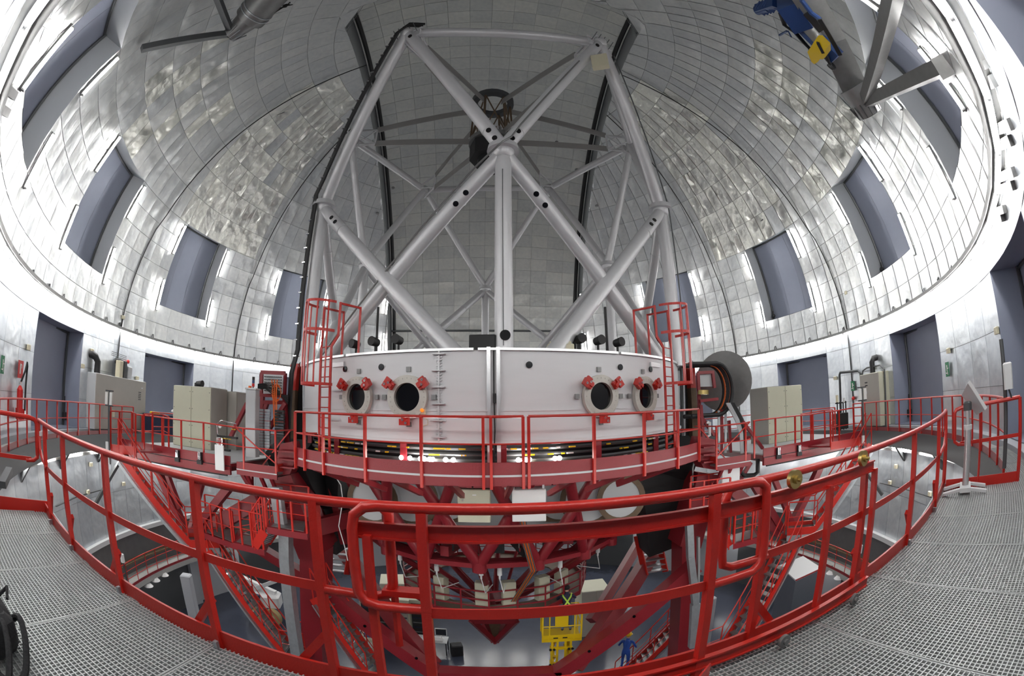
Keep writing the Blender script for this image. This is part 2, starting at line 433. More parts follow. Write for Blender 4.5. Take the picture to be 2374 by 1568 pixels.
# ---- recesses: upper windows and lower doors
def recess(nm,idx,f,u0,u1,v0,v1,depth,strips,door):
    root=thing('%s_%d'%(nm,idx),'',None,f((u0+u1)/2,v0,0),kind='structure')
    N=5
    def face(a,b,name):
        vs=[f(*a,-.01),f(*b,-.01),f(*b,depth),f(*a,depth)]; return vs
    jb=MB()
    for k in range(N):
        s0,s1=k/N,(k+1)/N
        for vv in(v0,v1): jb.add([f(u0+(u1-u0)*s0,vv,-.01),f(u0+(u1-u0)*s1,vv,-.01),f(u0+(u1-u0)*s1,vv,depth),f(u0+(u1-u0)*s0,vv,depth)],[(0,1,2,3)])
        for uu in(u0,u1): jb.add([f(uu,v0+(v1-v0)*s0,-.01),f(uu,v0+(v1-v0)*s1,-.01),f(uu,v0+(v1-v0)*s1,depth),f(uu,v0+(v1-v0)*s0,depth)],[(0,1,2,3)])
    jb.build('jamb',REVEAL if not door else ROLL,root)
    for k in range(strips):
        a=u0+(u1-u0)*k/strips; b=u0+(u1-u0)*(k+1)/strips
        m=MB(); M=5; g=(b-a)*.004; vs=[]
        for j in range(M+1):
            v=v0+(v1-v0)*j/M
            vs+= [f(a+g,v,depth-.05),f(b-g,v,depth-.05)]
        m.add(vs,[(2*j,2*j+1,2*j+3,2*j+2) for j in range(M)])
        e=[f(a+g,v0,depth),f(b-g,v0,depth)]
        m.build('shutter_panel',ROLL,root)
    bk=MB().add([f(u0,v0,depth+.02),f(u1,v0,depth+.02),f(u1,v1,depth+.02),f(u0,v1,depth+.02)],[(0,1,2,3)])
    # guide rails in the corners and the roller box
    for uu,sg in((u0,1),(u1,-1)):
        w=(u1-u0)*.012*sg
        pts=[f(uu+w,v0+(v1-v0)*j/6,depth-.12) for j in range(7)]
        MB().poly(pts,.055,5).build('guide_rail',DGREY,root)
    pts=[f(u0+(u1-u0)*j/6,v1-(v1-v0)*.012,depth-.1) for j in range(7)]
    MB().poly(pts,.05,5).build('head_rail',DGREY,root)
    if door:
        p=f(u1-(u1-u0)*.03,v0+.35,depth-.25) if u0<0 else f(u0+(u1-u0)*.03,v0+.35,depth-.25)
        m=MB().box(p,(.16,.16,.3)); m.tube(p+Vector((0,0,.15)),p+Vector((0,0,.75)),.03,6).build('drive_motor',DARK,root)
    else:
        p=f(u0+(u1-u0)*.05,v0+.9,depth-.3); MB().ball(p,.12,8,6).tube(p,p+Vector((0,0,.3)),.04,6).build('drive_motor',DARK,root)
    return root
for i,c in enumerate(sorted(WINC)):
    recess('window',i+1,lambda u,v,d:SPH(F0+u,v,RW+d),c-WH,c+WH,WLO,WHI,.95,3,False)
for i,c in enumerate(sorted(DORC)):
    recess('door',i+1,fw,c-DH,c+DH,ZD0,ZD1,1.0,1,True)
# ---- ledge with the ring of tubes
MB().arc(DC,RW-.36,RW+.02,ZS+.06,ZS+.11,0,360,120).arc(DC,RW-.36,RW-.33,ZS+.0,ZS+.08,0,360,120).build('trim_1',STEEL,kind='structure')
hk=thing('trim_hooks','',None,(CX,CY,ZS),kind='structure')
for k in range(64):
    az=-150+k*300/63+rnd.uniform(-1,1)
    if abs(az)<20: continue
    pts=[P(RW-.05,az+d,ZS+h) for d,h in((0,.12),(.15,.3),(.4,.33),(.6,.13))]
    if abs(az)>30: MB().poly(pts,.018,5).build('hook',DGREY,hk)
def light(nm,length,housing,label,group,tm=None):
    t=thing(nm,label,'light',(0,0,0),group)
    MB().box((0,0,.045),(length,.12,.05)).box((length/2-.03,0,-.0),(.05,.05,.09)).box((-length/2+.03,0,0),(.05,.05,.09)).build('housing',housing,t)
    MB().tube((-length/2+.05,0,-.02),(length/2-.05,0,-.02),.038,8).build('tube',tm or TUBEM,t)
    return t
def place(t,pos,xdir,zdir):
    x=Vector(xdir).normalized(); z=Vector(zdir); z=(z-x*z.dot(x)).normalized(); y=z.cross(x)
    t.matrix_world=Matrix(((x.x,y.x,z.x,pos[0]),(x.y,y.y,z.y,pos[1]),(x.z,y.z,z.z,pos[2]),(0,0,0,1)))
lp=light('fluorescent_light',1.52,WHITEP,'fluorescent tube of the ring glowing under the ledge where wall and dome meet','ring of tubes under the ledge')
first=True
for k in range(66):
    az=-180+k*360/66+2.7
    o=lp if first else copy_tree(lp); first=False
    p=P(RW-.2,az,ZS-.02); place(o,p,P(1,az+90,0,(0,0)),(0,0,1))
fl=light('fluorescent_light',1.58,STEEL,'x','tubes flanking the dome windows',TUBEW)
first=True; nmz={}
for i,c in enumerate(sorted(WINC)):
    for sd in(-1,1):
        for lv,(l0,l1) in enumerate(((5.3,10.7),(15.4,20.9))):
            o=fl if first else copy_tree(fl); first=False
            u=F0+c+sd*(WH+.75); a=SPH(u,l0,RW-.1); b=SPH(u,l1,RW-.1)
            place(o,(a+b)/2,b-a,(a+b)/2-Vector((CX,CY,ZS)))
            side='left' if c<0 else 'right'
            rk=sorted(abs(q) for q in WINC if (q<0)==(c<0)).index(abs(c))
            o['label']='%s tube on the %s edge of the %s dome window %s of the telescope'%('upper' if lv else 'lower','left' if sd<0 else 'right',['first','second','third','fourth','fifth'][rk],side)
for sd in(-1,1):
    for l0,l1 in((5.3,10.7),(15.4,20.9)):
        o=copy_tree(fl); u=F0+sd*26.9; a=SPH(u,l0,RW-.12); b=SPH(u,l1,RW-.12); place(o,(a+b)/2,b-a,(a+b)/2-Vector((CX,CY,ZS)))
        o['group']='tubes beside the shutter'; o['label']='%s fluorescent tube on the %s side of the dome shutter behind the truss'%('upper' if l0>10 else 'lower','left' if sd<0 else 'right')
# ---- gallery: slab, curb, grating
gal=thing('floor_gallery','',None,(CX,CY,0),kind='structure')
MB().arc(DC,15.42,17.6,-.55,-.06,0,360,144).build('slab',CONC,gal)
MB().arc(DC,16.02,17.6,-.06,.10,-158,147,110).build('step',CONCW,gal)
MB().arc(DC,14.3,15.45,-.34,-.30,149.2,198.8,24).build('tray',DGREY,gal)
MB().arc(DC,15.36,15.46,-.6,-.02,-161,149,110).build('fascia',DGREY,gal)
MB().arc(DC,14.1,14.2,-.4,-.035,149.2,198.8,30).build('edge_beam',CONC,gal)
def grating(a0,a1,r0,r1,ps=.036):
    m=MB(); am=R((a0+a1)/2); ux=Vector((math.cos(am),-math.sin(am),0)); uy=Vector((math.sin(am),math.cos(am),0)); half=R((a1-a0)/2)-.0007
    n=int((r1-r0)/ps)
    for i in range(n+1):
        r=r0+(r1-r0)*i/n; h=(r)*math.tan(half); c=Vector((CX,CY,-.012))+uy*r
        w=.0045 if i not in(0,n) else .008
        m.obox(c,ux*h,uy*w,Vector((0,0,.012)))
    hm=r1*math.tan(half); k=int(hm/ps)
    for i in range(-k,k+1):
        x=i*ps; rs=max(r0,abs(x)/math.tan(half))
        if rs<r1: m.obox(Vector((CX,CY,-.016))+uy*((rs+r1)/2)+ux*x,ux*.0045,uy*((r1-rs)/2),Vector((0,0,.010)))
    for s in(-1,1):
        p=Vector((CX,CY,-.014))+uy*r0+ux*(s*r0*math.tan(half)); q=Vector((CX,CY,-.014))+uy*r1+ux*(s*r1*math.tan(half))
        m.beam(p,q,.01,.028)
    return m
N=13
for i in range(N):
    a=149.2+(198.8-149.2)*i/N; b=149.2+(198.8-149.2)*(i+1)/N
    grating(a,b,14.13,16.28).build('grating_panel',GRAT,gal,smooth=False)
for a in(138.2,142.0,145.7,199,202.7,206.4):
    grating(a,a+3.5,15.46,16.28).build('grating_panel',GRAT,gal,smooth=False)
# brackets under the slab
br=thing('trim_brackets','',None,(CX,CY,-1),kind='structure')
for az in(-143,-131,-119,-108,-97,98,108,119,131,143):
    MB().beam(P(15.5,az,-.3),P(16.25,az,-1.25),.16,.16).build('bracket',DGREY,br)
    MB().beam(P(15.5,az+1.1,-.45),P(15.5,az-1.1,-.45),.1,.2).build('bracket',DGREY,br)
# ---- lower wall, its strip of tubes, the dark band and the lower gallery
lw=thing('wall_lower','',None,(CX,CY,-2.5),kind='structure')
def fl_(u,v,d): return P(16.15+d,u,v)
cells=[];bk=MB()
for k in range(100):
    a=-180+3.6*k; 
    for j in range(2):
        z0,z1=((-4.42,-2.6),(-2.6,-.86))[j]
        vs,fs=sheet(fl_,a,a+3.6,z0,z1,.007,.018*rnd.uniform(.4,1.3),4)
        c=centre(vs); n=(c-Vector((CX,CY,c.z))).normalized(); cells.append((vs,fs,seen(c,1.0*1.75,n)))
    bk.add([fl_(a,-4.4,.05),fl_(a+3.6,-4.4,.05),fl_(a+3.6,-.8,.05),fl_(a,-.8,.05)],[(0,1,2,3)])
bk.build('backing',BACK,lw,smooth=False)
lay(lw,'panel',cells,ALU_W)
MB().arc(DC,16.0,16.3,-.88,-.80,0,360,120).build('top_strip',CONC,lw)
MB().arc(DC,15.95,16.25,-4.62,-4.42,0,360,120).build('base_strip',LGREY,lw)
MB().arc(DC,16.3,17.4,-.86,-.55,0,360,120).build('soffit',WHITEP,lw)
MB().arc(DC,16.25,16.6,-6.5,-4.62,0,360,120).build('dark_band',DBAND,lw)
lt=light('fluorescent_light',1.5,WHITEP,'fluorescent tube glowing in the slot between gallery slab and lower wall','tubes in the slot under the gallery',TUBEL)
first=True
for k in range(44):
    az=-172+k*8
    o=lt if first else copy_tree(lt); first=False
    place(o,P(15.95,az,-.70),P(1,az+90,0,(0,0)),(0,0,1))
bl=light('fluorescent_light',1.5,WHITEP,'x','added tubes under the lower gallery',TUBEB)  # unseen ring of tubes, added to brighten the bottom floor
first=True
for k in range(14):
    o=bl if first else copy_tree(bl); first=False; az=-172.5+k*26
    o['label']='unseen fluorescent tube added under the lower gallery to light the bottom floor'
    place(o,P(16.3,az,-6.86),P(1,az+90,0,(0,0)),(0,0,1))
lg=thing('floor_lower_gallery','',None,(CX,CY,-6.5),kind='structure')
MB().arc(DC,15.25,16.6,-6.75,-6.5,0,360,120).build('slab',CONC,lg)
for r in(15.9,16.02,16.14,16.26): MB().arc(DC,r-.03,r+.03,-5.9,-5.82,0,360,120).build('pipe',BRONZE,lg)
base=thing('wall_base','',None,(CX,CY,-8),kind='structure')
MB().arc(DC,16.9,17.2,-10.0,-6.7,0,360,90).build('drum',CONCW,base)
for a0,a1 in((-118,-106),(-100,-84),(-70,-58),(62,74),(92,104),(112,122),(-30,-14),(18,34)):
    MB().arc(DC,16.82,16.95,-10.0,-7.2,a0,a1,8).build('dark_opening',DGREY,base)
for a in(-119,-105,-101,-83,-71,75,91,105): MB().arc(DC,16.6,16.9,-10,-6.75,a-.9,a+.9,2).build('pier',CONCW,base)
MB().arc(DC,0.0,17.2,-10.3,-10.0,0,360,90).build('floor',FLOORM,kind='structure')
MB().arc(DC,0.0,19.5,21.9,22.2,0,360,40).arc(DC,19,19.5,-10,22,0,360,60).build('shell_outer',BACK,kind='structure')
# ================================================================ TELESCOPE
tel=thing('telescope','large reflecting telescope with white mirror cell, silver tube truss above and red truss below','telescope',(TX,TY,-7.8))
def PT(r,az,z): return P(r,az,z,TC)
RC=6.64
m=MB(); m.arc(TC,RC-.08,RC,.93,2.94,0,360,90); m.build('mirror_cell_wall',WHITE,tel)
m=MB()
for k in range(12): m.arc(TC,RC-.35,RC+.07,2.93,2.985,-180+30*k+.4,-180+30*k+29.6,9)
m.build('top_rim',ALBR,tel)
m=MB().arc(TC,RC-.02,RC+.05,.93,.99,0,360,90).arc(TC,RC-.01,RC+.02,1.62,1.66,0,360,90); m.build('bottom_rim',WHITE,tel)
# bolted joint, cable trays
m=MB().arc(TC,RC,RC+.05,.95,2.93,-173.2,-172.9,1)
for i in range(30): m.arc(TC,RC+.01,RC+.035,1.0+i*.064,1.02+i*.064,-173.6,-172.5,1)
for i in range(6): m.arc(TC,RC,RC+.12,1.05+i*.36,1.07+i*.36,-174.3,-171.8,1)
m.build('bolted_joint',SILV,tel)
for a in(177.65,175.9):
    m=MB().arc(TC,RC+.01,RC+.09,.3,3.0,a-.35,a+.35,1)
    for i in range(24): m.arc(TC,RC+.085,RC+.1,1.0+i*.08,1.03+i*.08,a-.22,a-.08,1).arc(TC,RC+.085,RC+.1,1.0+i*.08,1.03+i*.08,a+.08,a+.22,1)
    m.build('cable_tray',ALBR,tel)
m=MB().poly([PT(RC+.04,176.7,3.0),PT(RC+.06,176.7,2.0),PT(RC+.08,176.6,1.2),PT(RC+.05,176.9,.5)],.015,6); m.box(PT(RC+.07,176.6,1.9),(.07,.07,.2)); m.build('cable',BLACKR,tel)
def radial(az): return P(1,az,0,(0,0))
for az in(-154.3,-166.8,155.4,142.2):
    c=PT(RC,az,1.925); n=radial(az); x=n.cross(Vector((0,0,1)))
    fl=MB().disc(c+n*.06,n,.49,.10,40,.315)
    for k in range(24):
        t=2*pi*k/24; fl.disc(c+n*.115+(x*math.cos(t)+Vector((0,0,1))*math.sin(t))*.42,n,.014,.01,6)
    port=fl.build('port_flange',FLANGE,tel)
    MB().disc(c+n*.015,n,.33,.02,40).build('hole_dark',HOLEM,port)  # flat black disc painting the dark of the open port
    for dx,dz in((0,.62),(.62,0),(-.62,0),(-.02,-.6)):
        q=c+n*.02+x*dx+Vector((0,0,dz)); MB().obox(q,x*.055,Vector((0,0,.055)),n*.02).build('mounting_pad',STEEL,port)
    for t in(35,145,-90):
        t=R(t); u=x*math.cos(t)+Vector((0,0,1))*math.sin(t); v=n.cross(u)
        b=MB(); q=c+n*.15+u*.5
        b.obox(q,u*.12,v*.085,n*.05).obox(q+u*.05+n*.06,u*.07,v*.12,n*.03).obox(q-u*.05+n*.05,u*.06,v*.04,n*.05)
        b.build('clamp',RED,port)
        for w_ in(q+u*.07+n*.1+v*.05,q+n*.1-v*.03): MB().disc(w_,n,.028,.02,10,.012).build('clamp_bolt',CHROME,port)
for az in(-149.7,-160.4,170.1,149.6,138.9):
    MB().disc(PT(RC,az,2.62)+radial(az)*.015,radial(az),.075,.03,16).build('vent_hole',HOLEM,tel)
# small fittings on the wall
c=PT(RC+.05,-169.9,1.63)
MB().box(c,(.14,.08,.16)).tube(c+Vector((0,0,-.1)),PT(RC+.05,-169.9,.25),.012,6).poly([c+Vector((.02,0,-.12)),c+Vector((.12,-.02,-.2)),c+Vector((.12,-.02,-.3)),c+Vector((0,-.02,-.33))],.01,5).build('control_box',CREAM,tel)
MB().ball(c+Vector((0,-.06,.01)),.045,10,6).build('beacon',ORLAMP,tel)
for a,z in((-146,1.35),(-147,2.1),(135,1.3)):
    MB().box(PT(RC+.05,a,z),(.5,.03,.03),R(-a+0)).build('bracket',SILV,tel)
# truss
MN=[(-.18,9.8),(-6.29,12.33),(-6.75,18.4),(-1.41,22.77),(4.47,19.0),(5.16,13.06)]
TN=[(-3.43,9.85),(-7.35,15.9),(-4.8,21.47),(2.14,21.62),(5.76,17.01),(3.17,10.49)]
ZM,ZT=8.37,13.84
def azr(p): return math.degrees(math.atan2(p[0]-TX,p[1]-TY)), math.hypot(p[0]-TX,p[1]-TY)
def tube(p,q,r,holes=(),collar=(),name='truss_tube'):
    t=MB().tube(p,q,r,20).build(name,SILV,tel); d=(Vector(q)-Vector(p)); L=d.length; d/=L
    for h in collar: 
        c=Vector(p)+d*(h*L); MB().tube(c-d*.025,c+d*.025,r+.012,20).build('weld_ring',SILV,t)
    tc=(CAMP-(Vector(p)+Vector(q))/2); tc-=d*tc.dot(d); tc.normalize()
    side=tc
    for h in holes:
        c=Vector(p)+d*(h*L)+side*(r+.002); MB().disc(c,side,.075,.02,16).build('access_hole',HOLEM,t)
    return t
for i,(x,y) in enumerate(MN):
    r=.215 if i in(0,1,5) else .2
    tube((x,y,ZM-.15),(x+(x-TX)*.0,y,2.9),r,holes=(),collar=(.03,))
    MB().tube((x,y,ZM-.10),(x,y,ZM+.06),.43 if i in (0,1,5) else .36,28,r2=.40 if i in (0,1,5) else .33).build('node_collar',SILV,tel)
    MB().ball((x,y,ZM-.12),.30,16,10).build('node_ball',SILV,tel)
    for s,j in((1,(i+1)%6),(-1,(i-1)%6)):
        az,_=azr(MN[j]); ai,_=azr(MN[i])
        dlt=((ai-az+180)%360)-180
        e=PT(6.35,az+math.copysign(9.5,dlt),2.85)
        tube((x,y,ZM-.15),e,.205 if i in(0,1,5) and j in(0,1,5) else .17,holes=(.19,.24) if (i,j) in((0,1),(0,5)) else ((.13,.17) if (i,j) in((1,0),(5,0)) else ()),collar=(.22,))
    for j in(i,(i-1)%6):
        e=Vector((*TN[j],ZT)); s=Vector((x,y,ZM)); 
        tube(s,e,.205 if i in(0,1,5) else .165,holes=(.05,.10,.93) if i==0 else (),collar=(.12,))
for i in range(6):
    a=Vector((*TN[i],ZT)); b=Vector((*TN[(i+1)%6],ZT)); d=(b-a).normalized()
    tube(a+d*.35,b-d*.35,.17,name='top_ring_tube')
    MB().ball(a,.27,14,8).build('node_ball',SILV,tel)
    # the little space frame that carries each pair of vanes
    c=Vector((TX,TY,ZT)); inn=(c-a).normalized(); v=Vector((0,0,1))
    t1=a+inn*1.25+v*.35; t2=a+inn*1.25-v*.45; sd=inn.cross(v)
    m=MB()
    for q in(t1,t2):
        for s in(-1,1): m.tube(a+sd*s*.5,q,.03,6)
    m.tube(t1,t2,.045,6).tube(t1,a+v*.5,.045,6).tube(t2,a-v*.5,.045,6).tube(a+sd*.6-inn*0,a-sd*.6,.04,6)
    m.build('vane_anchor',SILV,tel)
    for q,zt in((t1,ZT+1.15),(t2,ZT-.72)):
        e=Vector((TX,TY,zt))-inn*.75
        MB().beam(q,e,.035,.30).build('spider_vane',VANE,tel)
# corner plates with perforation on the two front corners
for i in(0,5):
    a=Vector((*TN[i],ZT)); inn=(Vector((TX,TY,ZT))-a).normalized(); sd=inn.cross(Vector((0,0,1)))
    MB().beam(a+sd*.55-Vector((0,0,.25)),a-sd*.55-Vector((0,0,.25)),.05,.22).build('corner_plate',SILV,tel)
    m=MB()
    for k in range(5): m.beam(a+sd*(.4-.2*k)-Vector((0,0,.1)),a+sd*(.4-.2*k)-inn*.32+Vector((0,0,.1)),.02,.02)
    m.build('corner_bar',DGREY,tel)
MB().cbox((2.96,10.18,12.45),(.55,.2,.62),R(-20)).build('corner_box',CREAM,tel)
# secondary mirror unit
m=MB()
for k in range(6):
    a0=60*k+20; p=PT(.95,a0,ZT-.75); q=PT(.95,a0+60,ZT-.75); u=PT(.82,a0,ZT+1.5); v=PT(.82,a0+60,ZT+1.5)
    m.beam(p,u,.08).beam(p,v,.05).beam(q,u,.05)
m.build('secondary_frame',BRONZE,tel)
MB().arc(TC,.70,.98,ZT+1.45,ZT+1.70,0,360,24).build('secondary_top_ring',DGREY,tel)
MB().arc(TC,.2,1.02,ZT-.95,ZT-.75,0,360,24).build('secondary_plate',STEEL,tel)
m=MB().arc(TC,0,.96,ZT-1.75,ZT-.98,0,360,8).arc(TC,0,.62,ZT-2.15,ZT-1.75,0,360,12); m.build('secondary_mirror',BLACKR,tel)
MB().tube(PT(.55,150,ZT-.6),PT(.55,150,ZT-.3),.16,12).tube(PT(.3,220,ZT-.6),PT(.3,220,ZT+.1),.12,12).build('actuator',CHROME,tel)
# cable bundle up the left tubes, cable on the front column
def hang(pts,r,name,mm,n=6): return MB().poly(pts,r,n).build(name,mm,tel)
o=Vector((-.30,-.22,0))
b1=[Vector((-7.0,12.35,.6)),Vector((-6.85,12.25,2.7))]+[Vector((MN[1][0],MN[1][1],z))+o for z in(3.4,5,6.5,8.1)]+[Vector((MN[1][0],MN[1][1],ZM))+o+Vector((0,-.05,.25))]
A=Vector((MN[1][0],MN[1][1],ZM+.2)); B=Vector((*TN[0],ZT))
b1+=[A+(B-A)*t+o for t in(.1,.3,.5,.7,.9,.98)]+[B+Vector((.0,-.30,.1)),B+Vector((.25,-.25,.10)),B+Vector((.5,-.2,.08))]
for k in range(3): hang([p+Vector((.07*k,-.05*k,.0)) for p in b1],.045,'cable_bundle',BLACKR)
for p in [A+(B-A)*(t/18)+o for t in range(18)]+[Vector((MN[1][0],MN[1][1],3.2+.5*t))+o for t in range(10)]: MB().box(p,(.16,.16,.03)).build('cable_clip',CHROME,tel)
A=Vector((MN[0][0],MN[0][1],ZM)); B=Vector((*TN[5],ZT)); az,_=azr(MN[1]); C_=PT(6.35,az-9.5,2.85)
o=Vector((.0,-.235,.08))
hang([B+(A-B)*t+o+Vector((.08,0,0)) for t in(.3,.5,.7,.88)]+[A+Vector((.22,-.42,.1)),A+Vector((.0,-.46,-.08)),A+Vector((-.3,-.36,-.35))]+[A+(C_-A)*t+Vector((-.06,-.24,.12)) for t in(.12,.3,.5,.62,.8,.97)],.026,'cable',STEEL)
hang([A+Vector((-.01,-.235,-.8)),A+Vector((-.01,-.235,-5.3))],.010,'cable',DGREY)
MB().disc(Vector((MN[0][0]+.03,MN[0][1]-.23,3.3)),(0,-1,0),.12,.04,20).build('access_hole',HOLEM,tel)
o=Vector((.26,-.16,0)); A=Vector((MN[5][0],MN[5][1],ZM)); B=Vector((*TN[5],ZT))
hang([Vector((MN[5][0],MN[5][1],z))+o for z in(3,5,8.2)]+[A+(B-A)*t+o for t in(.06,.3,.6,.9)],.022,'cable',DGREY)
# things on top of the cell
def onrim(px,py,w,d,h,mm,name,r=6.35):
    pass
MB().cbox(PT(6.1,178.9,3.17),(.60,.5,.34)).build('black_box',BLACKR,tel)
MB().cbox(PT(6.2,162.2,3.08),(.62,.4,.14)).box(PT(6.2,162.2,3.18),(.5,.3,.06)).build('junction_box',CREAM,tel)
for az in(-149.5,-156,-162.5,158,153,147):
    m=MB().tube(PT(6.3,az,2.98),PT(6.3,az,3.22),.03,6).tube(PT(6.35,az,3.28)-radial(az)*.12,PT(6.35,az,3.3)+radial(az)*.12,.10,12,r2=.12)
    m.build('spotlight',BLACKR,tel)
for az in(-155.5,149.5): MB().tube(PT(6.2,az,2.95),PT(6.2,az,4.2),.035,6).build('mast',BLACKR,tel)
# equipment band under the cell
MB().arc(TC,5.6,6.15,.2,.93,0,360,60).build('equipment_band',DARK,tel)
for z,r,rr in((.80,6.4,.05),(.66,6.35,.035),(.52,6.42,.05),(.40,6.38,.03)):
    pts=[PT(r,a,z) for a in range(-180,180,6)]; MB().poly(pts,rr,6,closed=True).build('pipe_ring',DGREY,tel)
for k in range(36):
    MB().beam(PT(6.5,5+10*k,.25),PT(6.5,5+10*k,.95),.14,.10).build('hanger',RED_SHADE,tel) if k%2 else None
ly=MB(); lm=MB(); wh=MB()
for k in range(110):
    a=rnd.uniform(-160,160) ; a=180+ (a*.3); z=rnd.choice((.66,.47,.8)); p=PT(6.5,a,z)
    (ly if rnd.random()<.72 else wh).obox(p,radial(a+90)*rnd.uniform(.03,.09),radial(a)*.02,Vector((0,0,.016)))
ly.build('valve_handle',YEL,tel,kind='stuff'); wh.build('connector',WHITEP,tel,kind='stuff')
for a in(-175.5,-174.0,-171.4,-170.8,-169.7,-168.9,-166.6,-164.7,172.2,171.2,170.7,170.1,165.0,164.1):
    MB().ball(PT(6.55,a,.56),.055,10,6).build('lamp',LAMPM,tel)
# ---------------------------------------------------------------- red truss below
ZU,ZL=-.12,-2.6; RU,RL=5.45,4.55
lo=[-178+20*k for k in range(18)]
def vis(a): return True
for k,a in enumerate(lo):
    p=PT(RL,a,ZL); MB().tube(p+Vector((0,0,-.18)),p+Vector((0,0,.12)),.2,12).build('node',RED if 0 else RED_SHADE,tel)
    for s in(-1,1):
        MB().tube(p,PT(RU,a+14.5*s,ZU),.15,12).build('brace_tube',RED_SHADE,tel)
    q=PT(RL,a+20,ZL); MB().beam(p,q,.16,.14).build('ring_beam',RED_SHADE,tel)
    MB().beam(PT(RU,a,ZU),PT(RU,a+20,ZU),.25,.2).build('upper_ring_beam',RED_SHADE,tel)
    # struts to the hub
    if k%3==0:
        MB().tube(p,PT(.5,a,-5.8),.12,10).build('hub_strut',RED_SHADE,tel)
        MB().tube(p,PT(2.6,a+30,-3.2),.09,8).tube(p,PT(2.6,a-30,-3.2),.09,8).build('hub_brace',RED_SHADE,tel)
    else: MB().tube(p,PT(2.8,a,-3.9),.08,8).build('lower_strut',RED_SHADE,tel)
    if k%2==0: MB().tube(PT(2.8,a,-3.9),PT(.6,a+15,-5.7),.07,8).build('lower_strut',RED_SHADE,tel)
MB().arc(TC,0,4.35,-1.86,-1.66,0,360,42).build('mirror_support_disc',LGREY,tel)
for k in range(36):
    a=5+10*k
    MB().beam(PT(4.1,a,-1.88),PT(4.1,a,-2.35),.3,.16).beam(PT(4.1,a-1.8,-2.1),PT(4.1,a+1.8,-2.1),.2,.06).build('whiffletree',DARK if k%2 else RED_SHADE,tel)
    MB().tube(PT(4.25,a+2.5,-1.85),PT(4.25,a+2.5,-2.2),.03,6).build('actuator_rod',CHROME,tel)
MB().arc(TC,4.0,4.4,-2.62,-2.56,0,360,36).build('service_ring',RED_SHADE,tel)
for k in range(12): MB().beam(PT(2.9,15+30*k,-2.3),PT(4.4,15+30*k,-2.3),.25,.3).build('cell_rib',DARK if k%3 else RED_SHADE,tel)
# upright drums and boxes standing on the disc
for px,py,d_,rr in((880,1165,12.2,.75),(960,1180,12.6,.8),(1035,1172,13.0,.8),(1290,1172,13.0,.8),(1350,1165,12.6,.8),(1420,1150,12.4,.7)):
    c=Z0=Vector((-0.05,12.4,-1.03)); x=(px-1187)*12.6/(16.9*57.3); c=Vector((x,d_,-.95))
    m=MB().disc(c,(0,1,0),rr,.5,28); dr=m.build('instrument_drum',LGREY,tel)
    MB().disc(c+Vector((0,-.26,0)),(0,1,0),rr+.02,.06,28,rr-.14).build('drum_rim',BRONZE,dr)
b=MB().cbox(Vector((-0.95,10.6,-0.66)),(.78,.45,.82)).build('cabinet_box',BEIGE,tel)
MB().box(Vector((-0.93,10.36,-0.38)),(.09,.02,.03)).build('box_label',PAPER,b); MB().box(Vector((-1.21,10.36,-0.51)),(.03,.03,.05)).build('box_latch',CHROME,b)
b=MB().cbox(Vector((0.36,10.6,-0.64)),(.80,.6,.78)).build('cabinet_box',WHITEP,tel)
m=MB()
for px in(1192,1258): m.beam(Vector((0.35,10.5,-0.27))+Vector(((px-1225)*.0108,0,0)),Vector((0.35,10.5,-0.02))+Vector(((px-1225)*.0108,0,0)),.05)
m.beam(Vector((0.01,10.5,-0.02)),Vector((0.69,10.5,-0.01)),.05).build('box_frame',SILV,b)
for k in range(6): 
    hang([Vector((0.1,10.6,-0.03))+Vector((.03*k,0,0)),Vector((0.32,10.6,-0.21))+Vector((.02*k,0,0)),Vector((0.25,10.6,-0.34))],.012,'orange_wire',ORANGE)
for k in range(5):
    o=Vector((.035*k,0,0)); hang([Vector((0.15,10.7,-1.08))+o,Vector((0.22,11,-1.8))+o,Vector((0.42,11.2,-2.68))+o,Vector((-0.11,12.4,-4.16))+o],.014,'ribbon_cable',ORANGE if k in(1,3) else STEEL)
# service ring under the mirror with rails, posts and boxes
lr=[]
for z,mm,w in((-4.75,RED_SHADE,.16),(-4.45,RED_SHADE,.04),(-4.2,RED_SHADE,.04),(-3.9,RED_SHADE,.04)):
    for k in range(12):
        MB().beam(PT(3.45,-180+30*k,z),PT(3.45,-150+30*k,z),.05,w).build('service_rail',RED_SHADE,tel)
for k in range(24): MB().beam(PT(3.45 if k%2==0 else 3.34,-180+15*k,-4.8),PT(3.45 if k%2==0 else 3.34,-180+15*k,-3.9),.05).build('service_post',RED_SHADE,tel)
MB().arc(TC,2.5,3.45,-4.85,-4.8,0,360,12).build('service_deck',BRONZE,tel)
for px,py in((1225,1370),(1335,1325),(1415,1305),(1130,1365),(960,1330)):
    pass
for a in(169,148,132,-176,-150): MB().cbox(PT(3.1,a,-4.1),(.42,.3,.85),R(-a)).build('electronics_box',BEIGE,tel)
for a in(175,150,125,-160,-140,-178):
    p=PT(4.2,a,-2.75); MB().tube(p,p-Vector((0,0,.28)),.07,8).tube(p-Vector((0,0,.28)),p-Vector((0,0,.4)),.03,6).build('sensor_head',WHITEP,tel)
    hang([p-Vector((0,0,.4)),p+Vector((.1,.1,-.9)),PT(3.3,a-4,-3.7)],.016,'white_cable',WHITEP,5)
